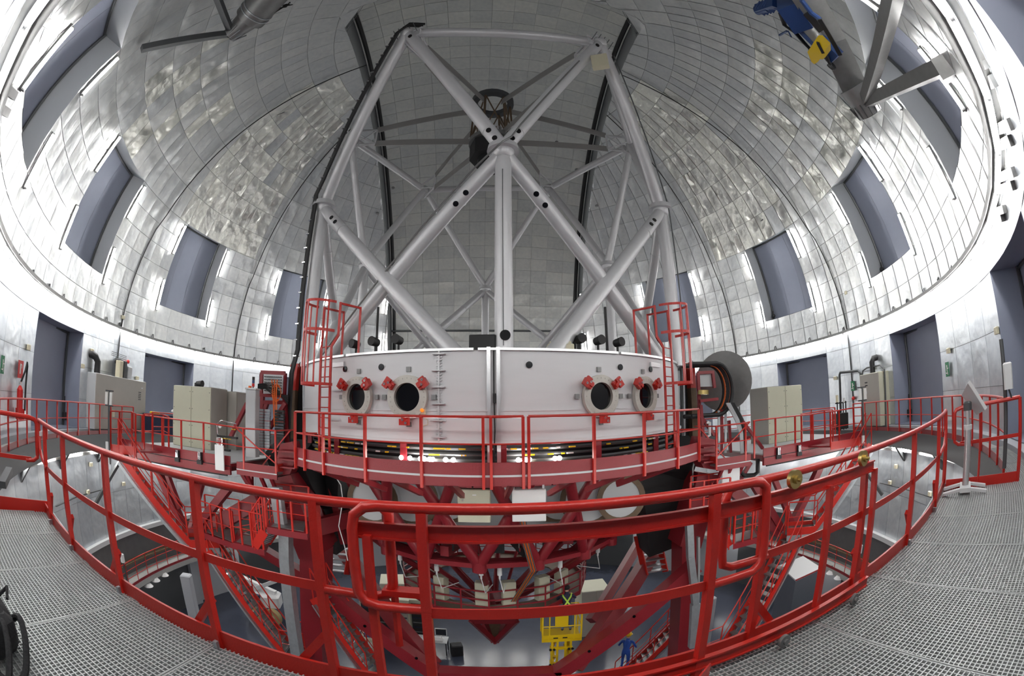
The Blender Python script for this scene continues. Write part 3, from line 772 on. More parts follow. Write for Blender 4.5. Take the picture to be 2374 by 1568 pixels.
# pointed tail
for a in(-135,-45,45,135): MB().beam(PT(1.15,a,-6.3),(TX-.02,TY,-7.75),.26,.2).build('tail_spike',RED_SHADE,tel)
MB().tube((TX,TY,-6.0),(TX,TY,-7.6),.55,4,r2=.08).build('tail_core',BRONZE,tel)
MB().arc(TC,.0,.5,-6.0,-5.6,0,360,12).build('hub',RED_SHADE,tel)
m=MB()
for k in range(4): m.beam(PT(1.15,-135+90*k,-6.3),PT(1.15,-45+90*k,-6.3),.18,.2).beam(PT(1.15,-135+90*k,-6.3),PT(.4,-135+90*k,-5.7),.14)
m.build('tail_frame',RED_SHADE,tel)
# ladders with safety cages
def cage(az,flip):
    z0,z1=.45,3.15; w=.24; root=None
    x=radial(az+90); n=radial(az); b=PT(RC+.42,az,0)
    lad=MB()
    for s in(-1,1): lad.beam(b+x*(s*w)+Vector((0,0,z0)),b+x*(s*w)+Vector((0,0,z1)),.05,.06)
    for s in(-1,1): lad.beam(b+x*(s*w)+Vector((0,0,z1)),b+x*(s*.38)-n*.1+Vector((0,0,z1+.28)),.05,.06).beam(b+x*(s*.38)-n*.1+Vector((0,0,z1+.25)),b+x*(s*.38)-n*.1+Vector((0,0,4.25)),.05,.06)
    for s in(-1,1): lad.beam(b+x*(s*.38)-n*.1+Vector((0,0,4.22)),b+x*(s*.38)-n*.75+Vector((0,0,4.22)),.05,.05).beam(b+x*(s*.38)-n*.75+Vector((0,0,4.25)),b+x*(s*.38)-n*.75+Vector((0,0,3.0)),.05,.05)
    l=lad.build('caged_ladder',RED,tel)
    for i in range(11):
        z=z0+.2+i*.25; MB().tube(b-x*w+Vector((0,0,z)),b+x*w+Vector((0,0,z)),.014,6).build('rung',RED,l)
    for z in(2.2,3.5,4.22):
        pts=[b+x*(.42*math.cos(R(t)))+n*(.06+.60*math.sin(R(t)))+Vector((0,0,z)) for t in range(0,181,12)]
        h=MB()
        for i in range(len(pts)-1): h.beam(pts[i],pts[i+1],.02,.07 if z<4 else .06)
        h.build('cage_hoop',RED,l)
    for t in(25,60,95,130,160):
        p=b+x*(.42*math.cos(R(t)))+n*(.06+.60*math.sin(R(t))); MB().beam(p+Vector((0,0,2.2)),p+Vector((0,0,4.22)),.05,.02,up=n).build('cage_bar',RED,l)
    MB().beam(b+x*-.25+Vector((0,0,2.75))-n*.4,b+x*.25+Vector((0,0,2.75))-n*.4,.04,.12).build('ladder_bracket',SILV,l)
cage(-147.2,1); cage(136.8,-1)
# ---------------------------------------------------------------- walkway in front of the cell
wk=thing('walkway','curved red service walkway with railing in front of the white mirror cell','walkway',(TX,TY-7.4,.2))
RWK=7.6
A0,A1=-143.2,131.9   # through the front
span=(A1+360)-(A0+360) if A1>A0 else 0
def arcpts(r,a0,a1,z,n=40): 
    return [PT(r,a0+(a1-a0)*i/n,z) for i in range(n+1)]
a0,a1=131.9,216.8
MB().arc(TC,RWK-.03,RWK,.34,.62,a0,a1,40).build('kickplate',RED_SHADE,wk)
MB().arc(TC,RWK-.06,RWK+.015,.16,.34,a0,a1,40).build('edge_beam',RED_SHADE,wk)
MB().arc(TC,RWK,RWK+.02,.335,.375,a0+1,a1-1,40).build('white_stripe',LGREY,wk)
MB().arc(TC,6.75,RWK-.03,.26,.31,a0,a1,40).build('deck',RED,wk)
MB().poly(arcpts(RWK+.03,a0,171.9,1.51),.028,8).build('top_rail',RED,wk)
MB().poly(arcpts(RWK+.03,172.6,a1,1.51),.028,8).build('top_rail',RED,wk)
MB().poly(arcpts(RWK+.03,a0,171.9,.98),.018,8).build('middle_rail',RED,wk)
MB().poly(arcpts(RWK+.03,172.6,a1,.98),.018,8).build('middle_rail',RED,wk)
for a in(131.9,142.1,151.7,161.7,171.9,172.7,177.3,178.4,187.5,197.2,206.9,213.0,216.8):
    MB().beam(PT(RWK+.04,a,.1),PT(RWK+.04,a,1.51),.055,.06,up=radial(a)).build('post',RED,wk)
for a in(131.9,216.8):
    for z_ in(1.51,.98): MB().beam(PT(RWK,a,z_),PT(RWK-.6,a,z_),.045).build('end_rail',RED,wk)
for k in range(9):
    a=a0+6+k*9.1; MB().beam(PT(RWK-.05,a,.2),PT(6.2,a,-.3),.1,.12).build('bracket',RED_SHADE,wk)
# ================================================================ GALLERY RAILINGS
RG=14.25
def AP(r,a0,a1,z,n): return [P(r,a0+(a1-a0)*i/n,z) for i in range(n+1)]
def ring_post(a,root,r=RG,z0=-.05,z1=1.1,w=.045,t=.05):
    MB().beam(P(r,a,z0),P(r,a,z1),t,w,up=P(1,a+90,0,(0,0))).build('post',RED,root)
lr_=thing('railing','red tube railing left of the sliding gate, from the corner of the grating','railing',tuple(P(RG,-171,0)))
pts=AP(RG,-161.2,-181.2,1.1,26)
e=178.5
pts+= [P(RG,178.62,1.095),P(RG,e,1.06),P(RG,e,.98),P(RG,e,.8),P(RG,e,.70),P(RG,178.62,.64),P(RG,178.9,.62),P(RG,180.1,.62)]
MB().poly(pts,.0265,10).build('top_rail',RED,lr_)
m=MB(); q=AP(RG,-163.7,-179.95,.63,22)
for i in range(22): m.beam(q[i],q[i+1],.012,.055)
m.build('middle_rail',RED,lr_)
MB().poly([P(RG,-161.2,1.08),P(RG,-161.3,.9),P(RG,-161.5,.75),P(RG,-162.4,.68),P(RG,-163.7,.63)],.025,8).build('end_bend',RED,lr_)
for a in(-163.4,-167.35,-171.95,-176.6,-179.95): 
    ring_post(a,lr_,z0=-.3)
    MB().beam(P(RG-.05,a+.1,.32),P(RG-.05,a+1.35,-.05),.04,.05).build('post_brace',RED,lr_)
MB().box(P(RG+.05,-163.3,.99),(.03,.03,.05)).build('clip',WHITEP,lr_)
MB().poly([P(RG-.06,178.55,.30),P(RG-.06,178.55,1.05)],.022,6).build('gate_stop_bar',RED,lr_)
MB().beam(P(RG,177.9,.66),P(RG,178.7,.66),.08,.03).build('gate_stop',RED,lr_)
kk=thing('kick_rail','red kick rail along the inner edge of the grating walkway','rail',tuple(P(RG,172,0)))
MB().arc(DC,RG-.02,RG,-.03,.115,149.6,198.9,60).build('kickplate',RED_SHADE if 0 else RED,kk)
for a in(150.5,156,161,165.8,170.4,175,179,-176.6,-171.95,-167.4,-163.6): MB().beam(P(RG+.03,a,-.06),P(RG+.03,a,.05),.03,.05).build('bracket',GALV,kk)
# centre section with rounded ends
cs=thing('railing','red centre railing with rounded ends in front of the sliding gate','railing',tuple(P(RG+.1,175,0)))
RC2=RG+.10
pts=[P(RC2,177.7,.615),P(RC2,178.7,.615),P(RC2,178.95,.63),P(RC2,179.08,.68),P(RC2,179.1,.8),P(RC2,179.1,1.0),P(RC2,179.05,1.07),P(RC2,178.85,1.11)]
pts+=AP(RC2,178.6,171.25,1.12,14)
pts+=[P(RC2,171.0,1.11),P(RC2,170.86,1.08),P(RC2,170.82,1.02),P(RC2,170.8,.8),P(RC2,170.8,.68),P(RC2,170.88,.63),P(RC2,171.1,.60),P(RC2,172.2,.595)]
MB().poly(pts,.0265,10).build('top_rail',RED,cs)
m=MB(); q=AP(RC2,177.8,172.2,.60,10)
for i in range(10): m.beam(q[i],q[i+1],.012,.055)
m.build('middle_rail',RED,cs)
for a in(177.8,172.25): MB().beam(P(RC2,a,-.3),P(RC2,a,1.1),.05,.045,up=P(1,a+90,0,(0,0))).build('post',RED,cs)
# right section
rr_=thing('railing','red tube railing right of the sliding gate, towards the reading stand','railing',tuple(P(RG,160,0)))
pts=[P(RG,170.3,.62),P(RG,171.4,.625),P(RG,171.65,.65),P(RG,171.7,.72),P(RG,171.7,1.02),P(RG,171.6,1.08),P(RG,171.35,1.1)]+AP(RG,171.0,150.2,1.1,26)
MB().poly(pts,.0265,10).build('top_rail',RED,rr_)
m=MB(); q=AP(RG,170.3,154.6,.63,20)
for i in range(20): m.beam(q[i],q[i+1],.012,.055)
m.build('middle_rail',RED,rr_)
MB().poly([P(RG,150.2,1.08),P(RG,150.3,.9),P(RG,150.6,.75),P(RG,152,.66),P(RG,154.6,.63)],.025,8).build('end_bend',RED,rr_)
for a in(170.5,165.9,161.0,155.2): 
    ring_post(a,rr_,z0=-.3)
    MB().beam(P(RG-.05,a-.1,.32),P(RG-.05,a-1.35,-.05),.04,.05).build('post_brace',RED,rr_)
MB().poly([P(RG,150.4,-.02),P(RG,150.4,1.1)],.035,8).build('end_post',RED,rr_)
# sliding gate
gt=thing('sliding_gate','red sliding gate frame of channels hanging on brass rollers','gate',tuple(P(RG+.05,172,0)))
RGt=RG+.055
m=MB(); q=AP(RGt,179.05,165.72,.99,20); q2=AP(RGt,171.72,165.72,1.03,10)
for i in range(20): m.beam(q[i],q[i+1],.012,.07); m.beam(q[i]+Vector((0,0,.035)),q[i+1]+Vector((0,0,.035)),.035,.01); m.beam(q[i]-Vector((0,0,.035)),q[i+1]-Vector((0,0,.035)),.035,.01)
m.build('top_channel',RED,gt)
m=MB(); q=AP(RGt+.06,179.05,165.72,.09,20)
for i in range(20): m.beam(q[i],q[i+1],.012,.07); m.beam(q[i]+Vector((0,0,.035)),q[i+1]+Vector((0,0,.035)),.035,.01); m.beam(q[i]-Vector((0,0,.035)),q[i+1]-Vector((0,0,.035)),.035,.01)
m.build('bottom_channel',RED,gt)
for a in(178.85,168.3,165.75): MB().beam(P(RGt+.02,a,.12),P(RGt+.02,a,.97),.04,.04,up=P(1,a+90,0,(0,0))).build('upright',RED,gt)
for a,z in((169.95,1.085),(166.8,1.085)):
    wnorm=P(1,a,0,(0,0)); c=P(RGt+.055,a,z)
    MB().disc(c,wnorm,.055,.03,24).disc(c+wnorm*.02,wnorm,.025,.03,12).disc(c+wnorm*.04,wnorm,.012,.03,6).build('roller',BRASS,gt)
for a,z in((169.9,.055),(166.85,.06)):
    wnorm=P(1,a,0,(0,0)); c=P(RGt+.13,a,z); MB().disc(c,wnorm,.045,.025,20).disc(c+wnorm*.02,wnorm,.02,.02,10).build('roller',STEEL,gt)
MB().beam(P(RGt+.15,172.2,.07),P(RGt+.45,173.8,.06),.01,.14).build('kick_flap',RED,gt)
# end rails running out to the narrow gallery
def flatrail(p0,p1,label,loop=True,posts=()):
    t=thing('railing',label,'railing',((p0[0]+p1[0])/2,(p0[1]+p1[1])/2,0)); a=Vector((p0[0],p0[1],0)); b=Vector((p1[0],p1[1],0)); d=(b-a).normalized()
    up=Vector((0,0,1))
    MB().poly([a+up*.72+d*.0,a+up*.66+d*.0,a+up*.62+d*.06]+[a+d*.18+up*.61],.026,8).poly([a+up*.68,a+up*1.05,a+d*.03+up*1.10,a+d*.12+up*1.12,b+up*1.13],.03,8).build('top_rail',RED,t)
    MB().beam(a+d*.1+up*.63,b+up*.63,.02,.05).build('middle_rail',RED,t)
    MB().beam(a-d*.12+up*.05,b+up*.05,.02,.17).build('kickplate',RED,t)
    for s in posts: MB().tube(a+d*s-up*.1,a+d*s+up*1.12,.02,6).build('post',RED,t)
    MB().tube(b-up*.15,b+up*1.13,.035,8).build('end_post',RED,t)
    return t
flatrail((-5.52,2.66),(-6.45,1.15),'short red rail with rounded corner leading back from the left end of the railing',posts=(.9,))
flatrail((6.02,3.58),(6.66,2.58),'short red rail behind the reading stand closing the right end',posts=(.45,))
# gallery railings left and right on the narrow gallery
def gallery_rail(a0,a1,n,label):
    t=thing('gallery_railing',label,'railing',tuple(P(15.42,(a0+a1)/2,0)))
    MB().poly(AP(15.42,a0,a1,1.10,40),.026,8).build('top_rail',RED,t)
    MB().poly(AP(15.42,a0,a1,.58,40),.017,6).build('middle_rail',RED,t)
    MB().arc(DC,15.41,15.43,-.06,.12,a0,a1,40).build('kickplate',RED_SHADE,t)
    for i in range(n+1):
        a=a0+(a1-a0)*i/n; MB().beam(P(15.40,a,-.28),P(15.40,a,1.1),.045,.045,up=P(1,a+90,0,(0,0))).build('post',RED,t)
gallery_rail(-148,-101,14,'red railing along the far left gallery in front of the grey doors')
gallery_rail(148.5,97,15,'red railing along the far right gallery in front of the blue grey doors')
# ================================================================ NASMYTH PLATFORMS
def railing_to(root,tops,h,posts=None,r=.024,mid=True,base=0.,midh=.52,name='rail',mt=RED):
    """railing given the positions of its top rail"""
    V=[Vector(p) for p in tops]
    MB().poly(V,r,8).build('top_rail',mt,root)
    if mid: MB().poly([p-Vector((0,0,midh)) for p in V],r*.7,6).build('middle_rail',mt,root)
    for p in (V if posts is None else [Vector(q) for q in posts]):
        MB().beam(p,p-Vector((0,0,h+base)),.045,.05,up=(1,.1,0)).build('post',mt,root)
U=Vector((1,.1,0)).normalized(); W_=Vector((-.1,1,0)).normalized()
def L_(x,off,z): return Vector((x,.1*x+11.35+off,z))
mt=thing('telescope_mount','red fork mount with platforms on both sides and diagonal legs below','telescope mount',(TX,TY,-10))
def plat(x0,x1,off0,off1,z,name='platform_deck',m=RED_SHADE,t=.12):
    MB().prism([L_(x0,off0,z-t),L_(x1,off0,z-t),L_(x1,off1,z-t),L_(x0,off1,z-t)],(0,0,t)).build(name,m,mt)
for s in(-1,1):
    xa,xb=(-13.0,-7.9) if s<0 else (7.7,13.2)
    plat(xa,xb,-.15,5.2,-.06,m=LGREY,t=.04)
    plat(xa,xb,-.12,5.1,-.10,m=RED_SHADE,t=.1)
    for off in(-.15,5.2):
        MB().beam(L_(xa,off,-.02),L_(xb,off,-.02),.03,.28).beam(L_(xa,off,-.30),L_(xb,off,-.30),.10,.24).build('edge_beam',RED_SHADE,mt)
    MB().beam(L_(xa,-.16,-.17),L_(xb,-.16,-.17),.03,.02).build('edge_line',DARK,mt)
    for k in range(6):
        x=xa+(xb-xa)*(k+.5)/6; MB().beam(L_(x,0,-.3),L_(x,5,-.3),.1,.2).build('joist',RED_SHADE,mt)
    MB().beam(L_(xa+.2,-.05,-.46),L_(xb-.2,-.05,-.46),.05,.05).build('pipe',BLACKR,mt)
railing_to(mt,[(-12.06,10.14,0.97),(-11.34,10.22,0.99),(-9.94,10.36,0.99),(-9.01,10.45,0.99),(-7.82,10.57,0.95)],1.18,posts=[(-11.78,10.17,0.98),(-10.8,10.27,1),(-9.94,10.36,0.99),(-9.01,10.45,0.99)])
railing_to(mt,[(7.39,12.09,1.01),(8.34,12.18,1.02),(9.27,12.28,1.01),(10.09,12.36,0.99),(11.57,12.51,1)],1.18,posts=[(7.42,12.09,1.01),(8.34,12.18,1.02),(9.27,12.28,1.01),(10.18,12.37,1),(11.18,12.47,1)])
# back rails
for x0,x1 in((-13,-8),(8,13.2)):
    railing_to(mt,[L_(x0+(x1-x0)*i/5,5.2,1.05) for i in range(6)],1.15)
    xe=x0 if x0<0 else x1
    railing_to(mt,[L_(xe,5.2*i/3,1.05) for i in range(1,4)],1.15)
# hanging clips and white panels under the edges
for q in((-9.93,10.16,-0.03),(-9,10.25,0.01),(8.31,11.98,-0.04),(9.28,12.08,-0.07)):
    c=Vector(q); MB().box(c,(.14,.1,.22)).box(c-Vector((0,0,.18)),(.2,.14,.12)).build('roller_clamp',DARK,mt); MB().tube(c+Vector((-.03,-.06,-.1)),c+Vector((-.03,-.06,.12)),.015,6).tube(c+Vector((.03,-.06,-.1)),c+Vector((.03,-.06,.12)),.015,6).build('clamp_rod',CHROME,mt)
MB().box(Vector((-8.15,10.19,0.06)),(.34,.04,.72)).build('white_panel',WHITEP,mt)
MB().box(Vector((6.44,11.89,-0.59)),(.62,.05,.62)).build('white_panel',WHITEP,mt)
# small lower platforms in front of the cell ends
for tp,kick in(([(-7.66,10.38,0.96),(-7.39,10.41,0.95),(-6.87,10.46,0.96),(-6.34,10.52,0.96)],((-7.64,10.39,-0.04),(-6.31,10.52,-0.06))),([(7.12,11.86,1),(6.94,11.84,0.98),(6.4,11.79,0.98),(5.85,11.73,0.97)],((7.14,11.86,-0.02),(5.87,11.74,-0.03)))):
    railing_to(mt,tp,1.28,posts=[tp[1],tp[3]])
    a=Vector(kick[0]);b=Vector(kick[1])
    MB().beam(a-Vector((0,0,.06)),b-Vector((0,0,.06)),.03,.2).beam(a-Vector((0,0,.24)),b-Vector((0,0,.24)),.06,.16).build('edge_beam',RED_SHADE,mt)
    MB().beam(a-Vector((0,.02,.17)),b-Vector((0,.02,.17)),.03,.03).build('white_stripe',LGREY,mt)
    MB().prism([a-Vector((0,0,.2)),b-Vector((0,0,.2)),b+W_*1.3-Vector((0,0,.2)),a+W_*1.3-Vector((0,0,.2))],(0,0,.05)).build('platform_deck',STEEL,mt)
    MB().beam(Vector(tp[3]),Vector(tp[3])+W_*1.3,.04).beam(b,b+W_*1.3,.03,.2).beam(Vector(tp[0]),Vector(tp[3])-Vector((0,0,.9)),.03).beam(Vector(tp[3])+W_*1.1,Vector(tp[1])+W_*1.1-Vector((0,0,1.2)),.04).build('side_brace',RED,mt)
    for f in(.25,.6,.85):
        p=a.lerp(b,f); MB().beam(p-Vector((0,0,.3)),p+W_*.8-Vector((0,0,1.3)),.09).build('knee_brace',RED_SHADE,mt)
# folded red steps between platform and cell walkway
for s,pts in((-1,[(-6.41,10.91,0.58),(-6.02,10.95,0.68),(-5.9,10.96,0.26),(-6.13,10.94,-0.25),(-6.52,10.9,-0.33),(-6.53,10.9,0.2)]),(1,[(6.02,12.15,0.55),(5.46,12.1,0.7),(5.31,12.08,0.23),(5.61,12.11,-0.27),(6.02,12.15,-0.37)])):
    MB().prism(pts,W_*.5).build('hinged_plate',RED_SHADE,mt)
    for k in range(3):
        p=Vector(pts[0])+Vector((s*.0,-.1,-.18-.22*k)); MB().box(p+U*(-s*.28),(.55,.3,.04),.1).build('step',RED_SHADE,mt)
# elevation rings: tall slabs left and right of the cell
for s,xs in((-1,((672,690),(686,704),(703,712),(712,720))),(1,((1598,1612),(1584,1602),(1570,1578),(1578,1585)))):
    yt=(845,838) if s<0 else (840,832)
    xa=Vector((TX,TY,0))+Vector((s*7.25,s*.72,0))
    # red / brown rim slab
    px0,px1=xs[0]
    if s<0: a=[(-7.4,13.21,3.07),(-7.13,13.24,3.11),(-7.19,13.23,2.21),(-7.46,13.2,2.2)]; b=[(-7.46,13.2,2.2),(-7.19,13.23,2.21),(-7.24,13.23,0.42),(-7.5,13.2,0.4)]
    else: a=[(6.25,14.58,3.17),(6.49,14.6,3.2),(6.51,14.6,2.26),(6.29,14.58,2.27)]; b=[(6.29,14.58,2.27),(6.51,14.6,2.26),(6.56,14.61,0.41),(6.3,14.58,0.43)]
    MB().prism(a,W_*1.6).build('bearing_slab',RED,mt); MB().prism(b,W_*1.6).build('bearing_slab',BRONZE,mt)
    if s<0: c=[(-7.32,13.52,3.04),(-7.07,13.54,3.34),(-6.98,13.55,-0.09),(-7.34,13.52,0.1)]; 
    else: c=[(6.16,14.87,3.26),(6.47,14.9,3.06),(6.47,14.9,0.01),(6.07,14.86,-0.19)]
    MB().prism(c,W_*2.5).build('elevation_bearing',BLACKR,mt)
    for k in range(3):
        q=(((-6.73,12.98,3.19),(-6.68,12.98,0.47)),((-6.61,12.89,3.18),(-6.55,12.89,0.41)),((-6.45,12.8,2.96),(-6.41,12.81,0.91))) if s<0 else (((6.01,14.55,3.19),(5.95,14.54,0.3)),((5.88,14.44,3.26),(5.8,14.43,0.17)),((5.73,14.32,2.87),(5.66,14.32,0.64)))
        MB().tube(q[k][0],q[k][1],.05,8).build('vertical_pipe',GALV if k!=1 else DGREY,mt)
    # curved dark ring below: from the side towards the centre
    m=MB()
    for i in range(10):
        t0,t1=i/10,(i+1)/10
        def pc(t,r): 
            an=R(-60-(100)*t) if 0 else R(180+95*t)
            return Vector((TX+s*(6.55),TY+s*.65,2.1))+Vector((0,-1,0))*(r*math.cos(R(10+80*t)))+Vector((0,0,-1))*(r*math.sin(R(10+80*t)))
        a_,b_,c_,d_=pc(t0,4.3),pc(t1,4.3),pc(t1,3.3),pc(t0,3.3)
        if a_.z>.6: continue
        m.prism([a_,b_,c_,d_],Vector((-s*1.3,0,0)))
    m.build('elevation_arc',BLACKR,mt)
    MB().prism([Vector((TX+s*4.6,TY-3.1,.1)),Vector((TX+s*6.5,TY-2.6,.1)),Vector((TX+s*6.3,TY-2.2,-3.2)),Vector((TX+s*5.2,TY-2.4,-3.4))],(0,1.5,0)).build('fork_shade_fill',BLACKR,mt)  # black mass added to stand for the deep shade around the fork
# fork columns, legs
def bm(p,q,w=.4,h=None,m=RED_SHADE,name='beam',root=None): return MB().beam(p,q,w,h,up=(0,1,0)).build(name,m,root or mt)
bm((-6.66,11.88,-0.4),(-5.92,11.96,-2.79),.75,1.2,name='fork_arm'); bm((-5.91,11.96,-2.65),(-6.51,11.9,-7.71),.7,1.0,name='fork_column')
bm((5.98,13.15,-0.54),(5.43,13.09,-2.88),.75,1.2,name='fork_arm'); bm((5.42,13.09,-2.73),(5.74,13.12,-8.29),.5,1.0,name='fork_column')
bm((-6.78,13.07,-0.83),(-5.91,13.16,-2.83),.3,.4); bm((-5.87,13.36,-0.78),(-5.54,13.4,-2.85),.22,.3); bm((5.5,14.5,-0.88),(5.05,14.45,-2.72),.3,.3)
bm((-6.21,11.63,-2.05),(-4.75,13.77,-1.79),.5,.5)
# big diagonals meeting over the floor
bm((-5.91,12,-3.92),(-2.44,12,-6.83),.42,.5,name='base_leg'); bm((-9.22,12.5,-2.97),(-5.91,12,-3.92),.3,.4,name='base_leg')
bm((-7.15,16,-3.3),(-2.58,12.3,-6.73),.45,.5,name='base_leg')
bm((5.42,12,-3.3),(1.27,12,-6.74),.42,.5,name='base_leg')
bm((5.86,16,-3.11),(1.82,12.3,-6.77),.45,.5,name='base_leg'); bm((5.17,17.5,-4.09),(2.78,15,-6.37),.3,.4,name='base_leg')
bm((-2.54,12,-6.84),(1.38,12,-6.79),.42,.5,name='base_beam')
for q in((-4.48,11.7,-5.06),(-2.96,11.7,-6.07),(3.46,11.7,-4.65),(2.17,11.7,-5.77)): MB().disc(q,(0,-1,0),.05,.02,12).build('bolt_hole',HOLEM,mt)
# legs under the left platform converging on the lower left knee
for a,b,w in(((-11.8,10.97,-0.87),(-10.46,10.9,-2.82),.26),((-11.05,10.65,-0.74),(-10.42,10.61,-1.88),.16),((-8.76,11.37,-1.03),(-10.31,10.92,-2.82),.26),((-10.07,11.54,-1.04),(-10.37,10.91,-2.74),.16),((-7.73,12.18,-1.25),(-10.05,11.14,-2.75),.5),((-8.18,11.03,-0.1),(-7.73,11.18,-0.84),.12),((-7.48,10.9,-0.37),(-7.51,10.9,-0.84),.12)):
    bm(a,b,w,w,name='brace')
for a,b,w in(((11.3,13.28,-1.1),(9.49,12.9,-3.26),.26),((8.64,12.81,-0.91),(9.51,12.6,-2.8),.18),((7.96,13.05,-1.11),(9.25,12.88,-3.04),.26),((7.24,13.47,-1.25),(9.19,12.97,-3.13),.4),((7.53,12.5,-0.33),(6.9,12.54,-1.22),.12),((6.9,12.34,-0.43),(6.92,12.34,-1.05),.12)):
    bm(a,b,w,w,name='brace')
# galvanised cable ducts
d_=MB().beam((-6.09,10.44,-1.7),(-6.18,10.43,-2.67),.32,.3,up=(0,1,0)).beam((-6.18,10.43,-2.67),(-6.35,10.42,-6.43),.32,.3,up=(0,1,0)).build('cable_duct',GALV,mt)
MB().beam((-6.31,10.42,-0.57),(-6.23,10.43,-1.61),.32,.2,up=(0,1,0)).build('cable_duct',GALV,mt)
MB().beam((4.92,11.54,-1.78),(5.03,11.55,-2.81),.2,.2,up=(0,1,0)).beam((5.03,11.55,-2.81),(5.36,11.59,-4.49),.2,.2,up=(0,1,0)).beam((5.36,11.59,-4.49),(5.48,11.6,-6.16),.28,.2,up=(0,1,0)).build('cable_duct',GALV,mt)
MB().beam((5.26,11.58,-2.24),(5.44,11.59,-4.51),.07,.12,up=(0,1,0)).build('cable_duct',ALBR,mt)
# decks with stairs between column and duct
def deck(q,h,root,name='deck'):
    MB().prism([Vector(p) for p in q],(0,0,-h)).build(name,RED_SHADE,root)
for nm,q in(('l',[(-6.4,9.91,-1.6),(-5.21,10.03,-1.63),(-5.62,11.09,-1.58),(-6.72,10.98,-1.59)]),('l2',[(-7.57,9.79,-2.23),(-6.56,9.89,-2.27),(-6.96,10.85,-2.23),(-7.92,10.76,-2.25)]),('m',[(-9.13,10.24,-2.34),(-7.93,10.36,-2.48),(-8.46,11.5,-2.39),(-9.87,11.36,-2.41)]),
    ('r',[(4.79,11.23,-1.5),(6.14,11.36,-1.53),(6.63,12.61,-1.55),(5.34,12.48,-1.54)]),('r2',[(6.38,11.39,-2.61),(7.41,11.49,-2.6),(7.77,12.43,-2.58),(6.88,12.34,-2.62)])):
    deck(q,.18,mt)
    MB().prism([Vector(p)+Vector((0,0,.005)) for p in [Vector(q[0]).lerp(Vector(q[2]),.1),Vector(q[1]).lerp(Vector(q[3]),.1),Vector(q[2]).lerp(Vector(q[0]),.1),Vector(q[3]).lerp(Vector(q[1]),.1)]],(0,0,.01)).build('deck_plate',STEEL,mt)
    tops=[Vector(q[0])+Vector((0,0,1.0)),Vector(q[1])+Vector((0,0,1.0))]
    railing_to(mt,[tops[0].lerp(tops[1],t) for t in(0,.33,.66,1)],1.0,r=.02)
    tops=[Vector(q[3])+Vector((0,0,1.0)),Vector(q[2])+Vector((0,0,1.0))]
    railing_to(mt,[tops[0].lerp(tops[1],t) for t in(0,.5,1)],1.0,r=.02)
# ================================================================ STAIRS
def stairs(label,top,bot,wdir,width,n,grey=True,rail=True,landing=0.,root=None,name='staircase'):
    top=Vector(top);bot=Vector(bot); w=Vector(wdir).normalized()*width/2
    t=root or thing(name,label,'stairs',tuple(bot)); d=bot-top; f=Vector((d.x,d.y,0)).normalized()
    for s in(-1,1):
        MB().beam(top+w*s,bot+w*s,.05,.26).build('stringer',RED,t)
        if grey: MB().beam(top+w*s*1.0+Vector((0,0,-.22)),bot+w*s*1.0+Vector((0,0,-.22)),.05,.16).build('stringer_flange',GALV,t)
    for i in range(n):
        c=top+d*((i+.5)/n); m=MB(); m.obox(c,w*.96,f*.12,Vector((0,0,.018))); m.build('tread',STEEL if grey else GALV,t)
    if landing:
        c=bot+f*landing/2; MB().obox(c-Vector((0,0,.03)),w,f*landing/2,Vector((0,0,.02))).build('landing',STEEL,t)
        for s in(-1,1): MB().obox(c+w*s,w.normalized()*.02,f*landing/2,Vector((0,0,.13))).build('landing_edge',RED,t); MB().obox(c+w*s-Vector((0,0,.22)),w.normalized()*.02,f*landing/2,Vector((0,0,.1))).build('landing_edge',GALV,t)
    if rail:
        for s in(-1,1):
            u=Vector((0,0,1.0)); pts=[top+w*s+u,bot+w*s+u]+([bot+w*s+u+f*landing] if landing else [])
            MB().poly(pts,.024,8).build('handrail',RED,t); MB().poly([p-Vector((0,0,.5)) for p in pts],.014,6).build('middle_rail',RED,t)
            k=4
            for i in range(k+1):
                p=(top+w*s).lerp(bot+w*s,i/k); MB().tube(p-Vector((0,0,.1)),p+u,.022,6).build('baluster',RED,t)
            if landing: MB().tube(bot+w*s+f*landing,bot+w*s+f*landing+u,.022,6).build('baluster',RED,t)
    return t
stairs('upper flight of the long red stairs descending from the left gallery',(-11.35,8.75,-.15),(-9.85,10.25,-2.75),(1,-1,0),.80,11,landing=1.0)
stairs('lower flight of the long red stairs on the left, ending beside the galvanised duct',(-9.15,10.75,-2.95),(-7.1,11.1,-6.3),(.16,-1,0),.80,14,landing=.8)
stairs('upper flight of the long red stairs descending from the right gallery',(11.35,10.55,-.15),(9.75,11.55,-2.75),(1,1.6,0),.80,11,landing=1.0)
stairs('lower flight of the long red stairs on the right beside the grey machine cabinet',(8.9,11.7,-2.95),(6.55,11.2,-6.6),(.2,-1,0),.80,14,landing=.8)
stairs('lowest red stairs on the left dropping to the floor behind the front railing',(-5.72,11.5,-4.07),(-4.44,11.9,-7.04),(.3,1,0),.75,12,landing=.0)
st=stairs('lowest red stairs on the right with the worker in blue on them',(6.59,15,-6.79),(3.81,14.6,-9.52),(.1,1,0),.8,13,landing=.0)
stairs('small steep steps between the two red decks on the left',(-6.45,10.2,-1.74),(-6.82,10.17,-2.23),(.1,1,0),.6,6,grey=False,rail=True)
stairs('small steep steps below the right red deck, seen through the gate',(5.82,11.73,-1.75),(6.31,11.78,-2.7),(.1,1,0),.6,7,grey=False,rail=True)
stairs('dim steps climbing beside the red truss on the right',(4.74,15,-2.99),(5.02,14.6,-4.45),(1,.1,0),.8,7,grey=False,rail=False)
stairs('dim steps climbing beside the red truss on the left',(-6.26,15,-3.03),(-6.5,14.6,-4.53),(1,.1,0),.8,7,grey=False,rail=False)
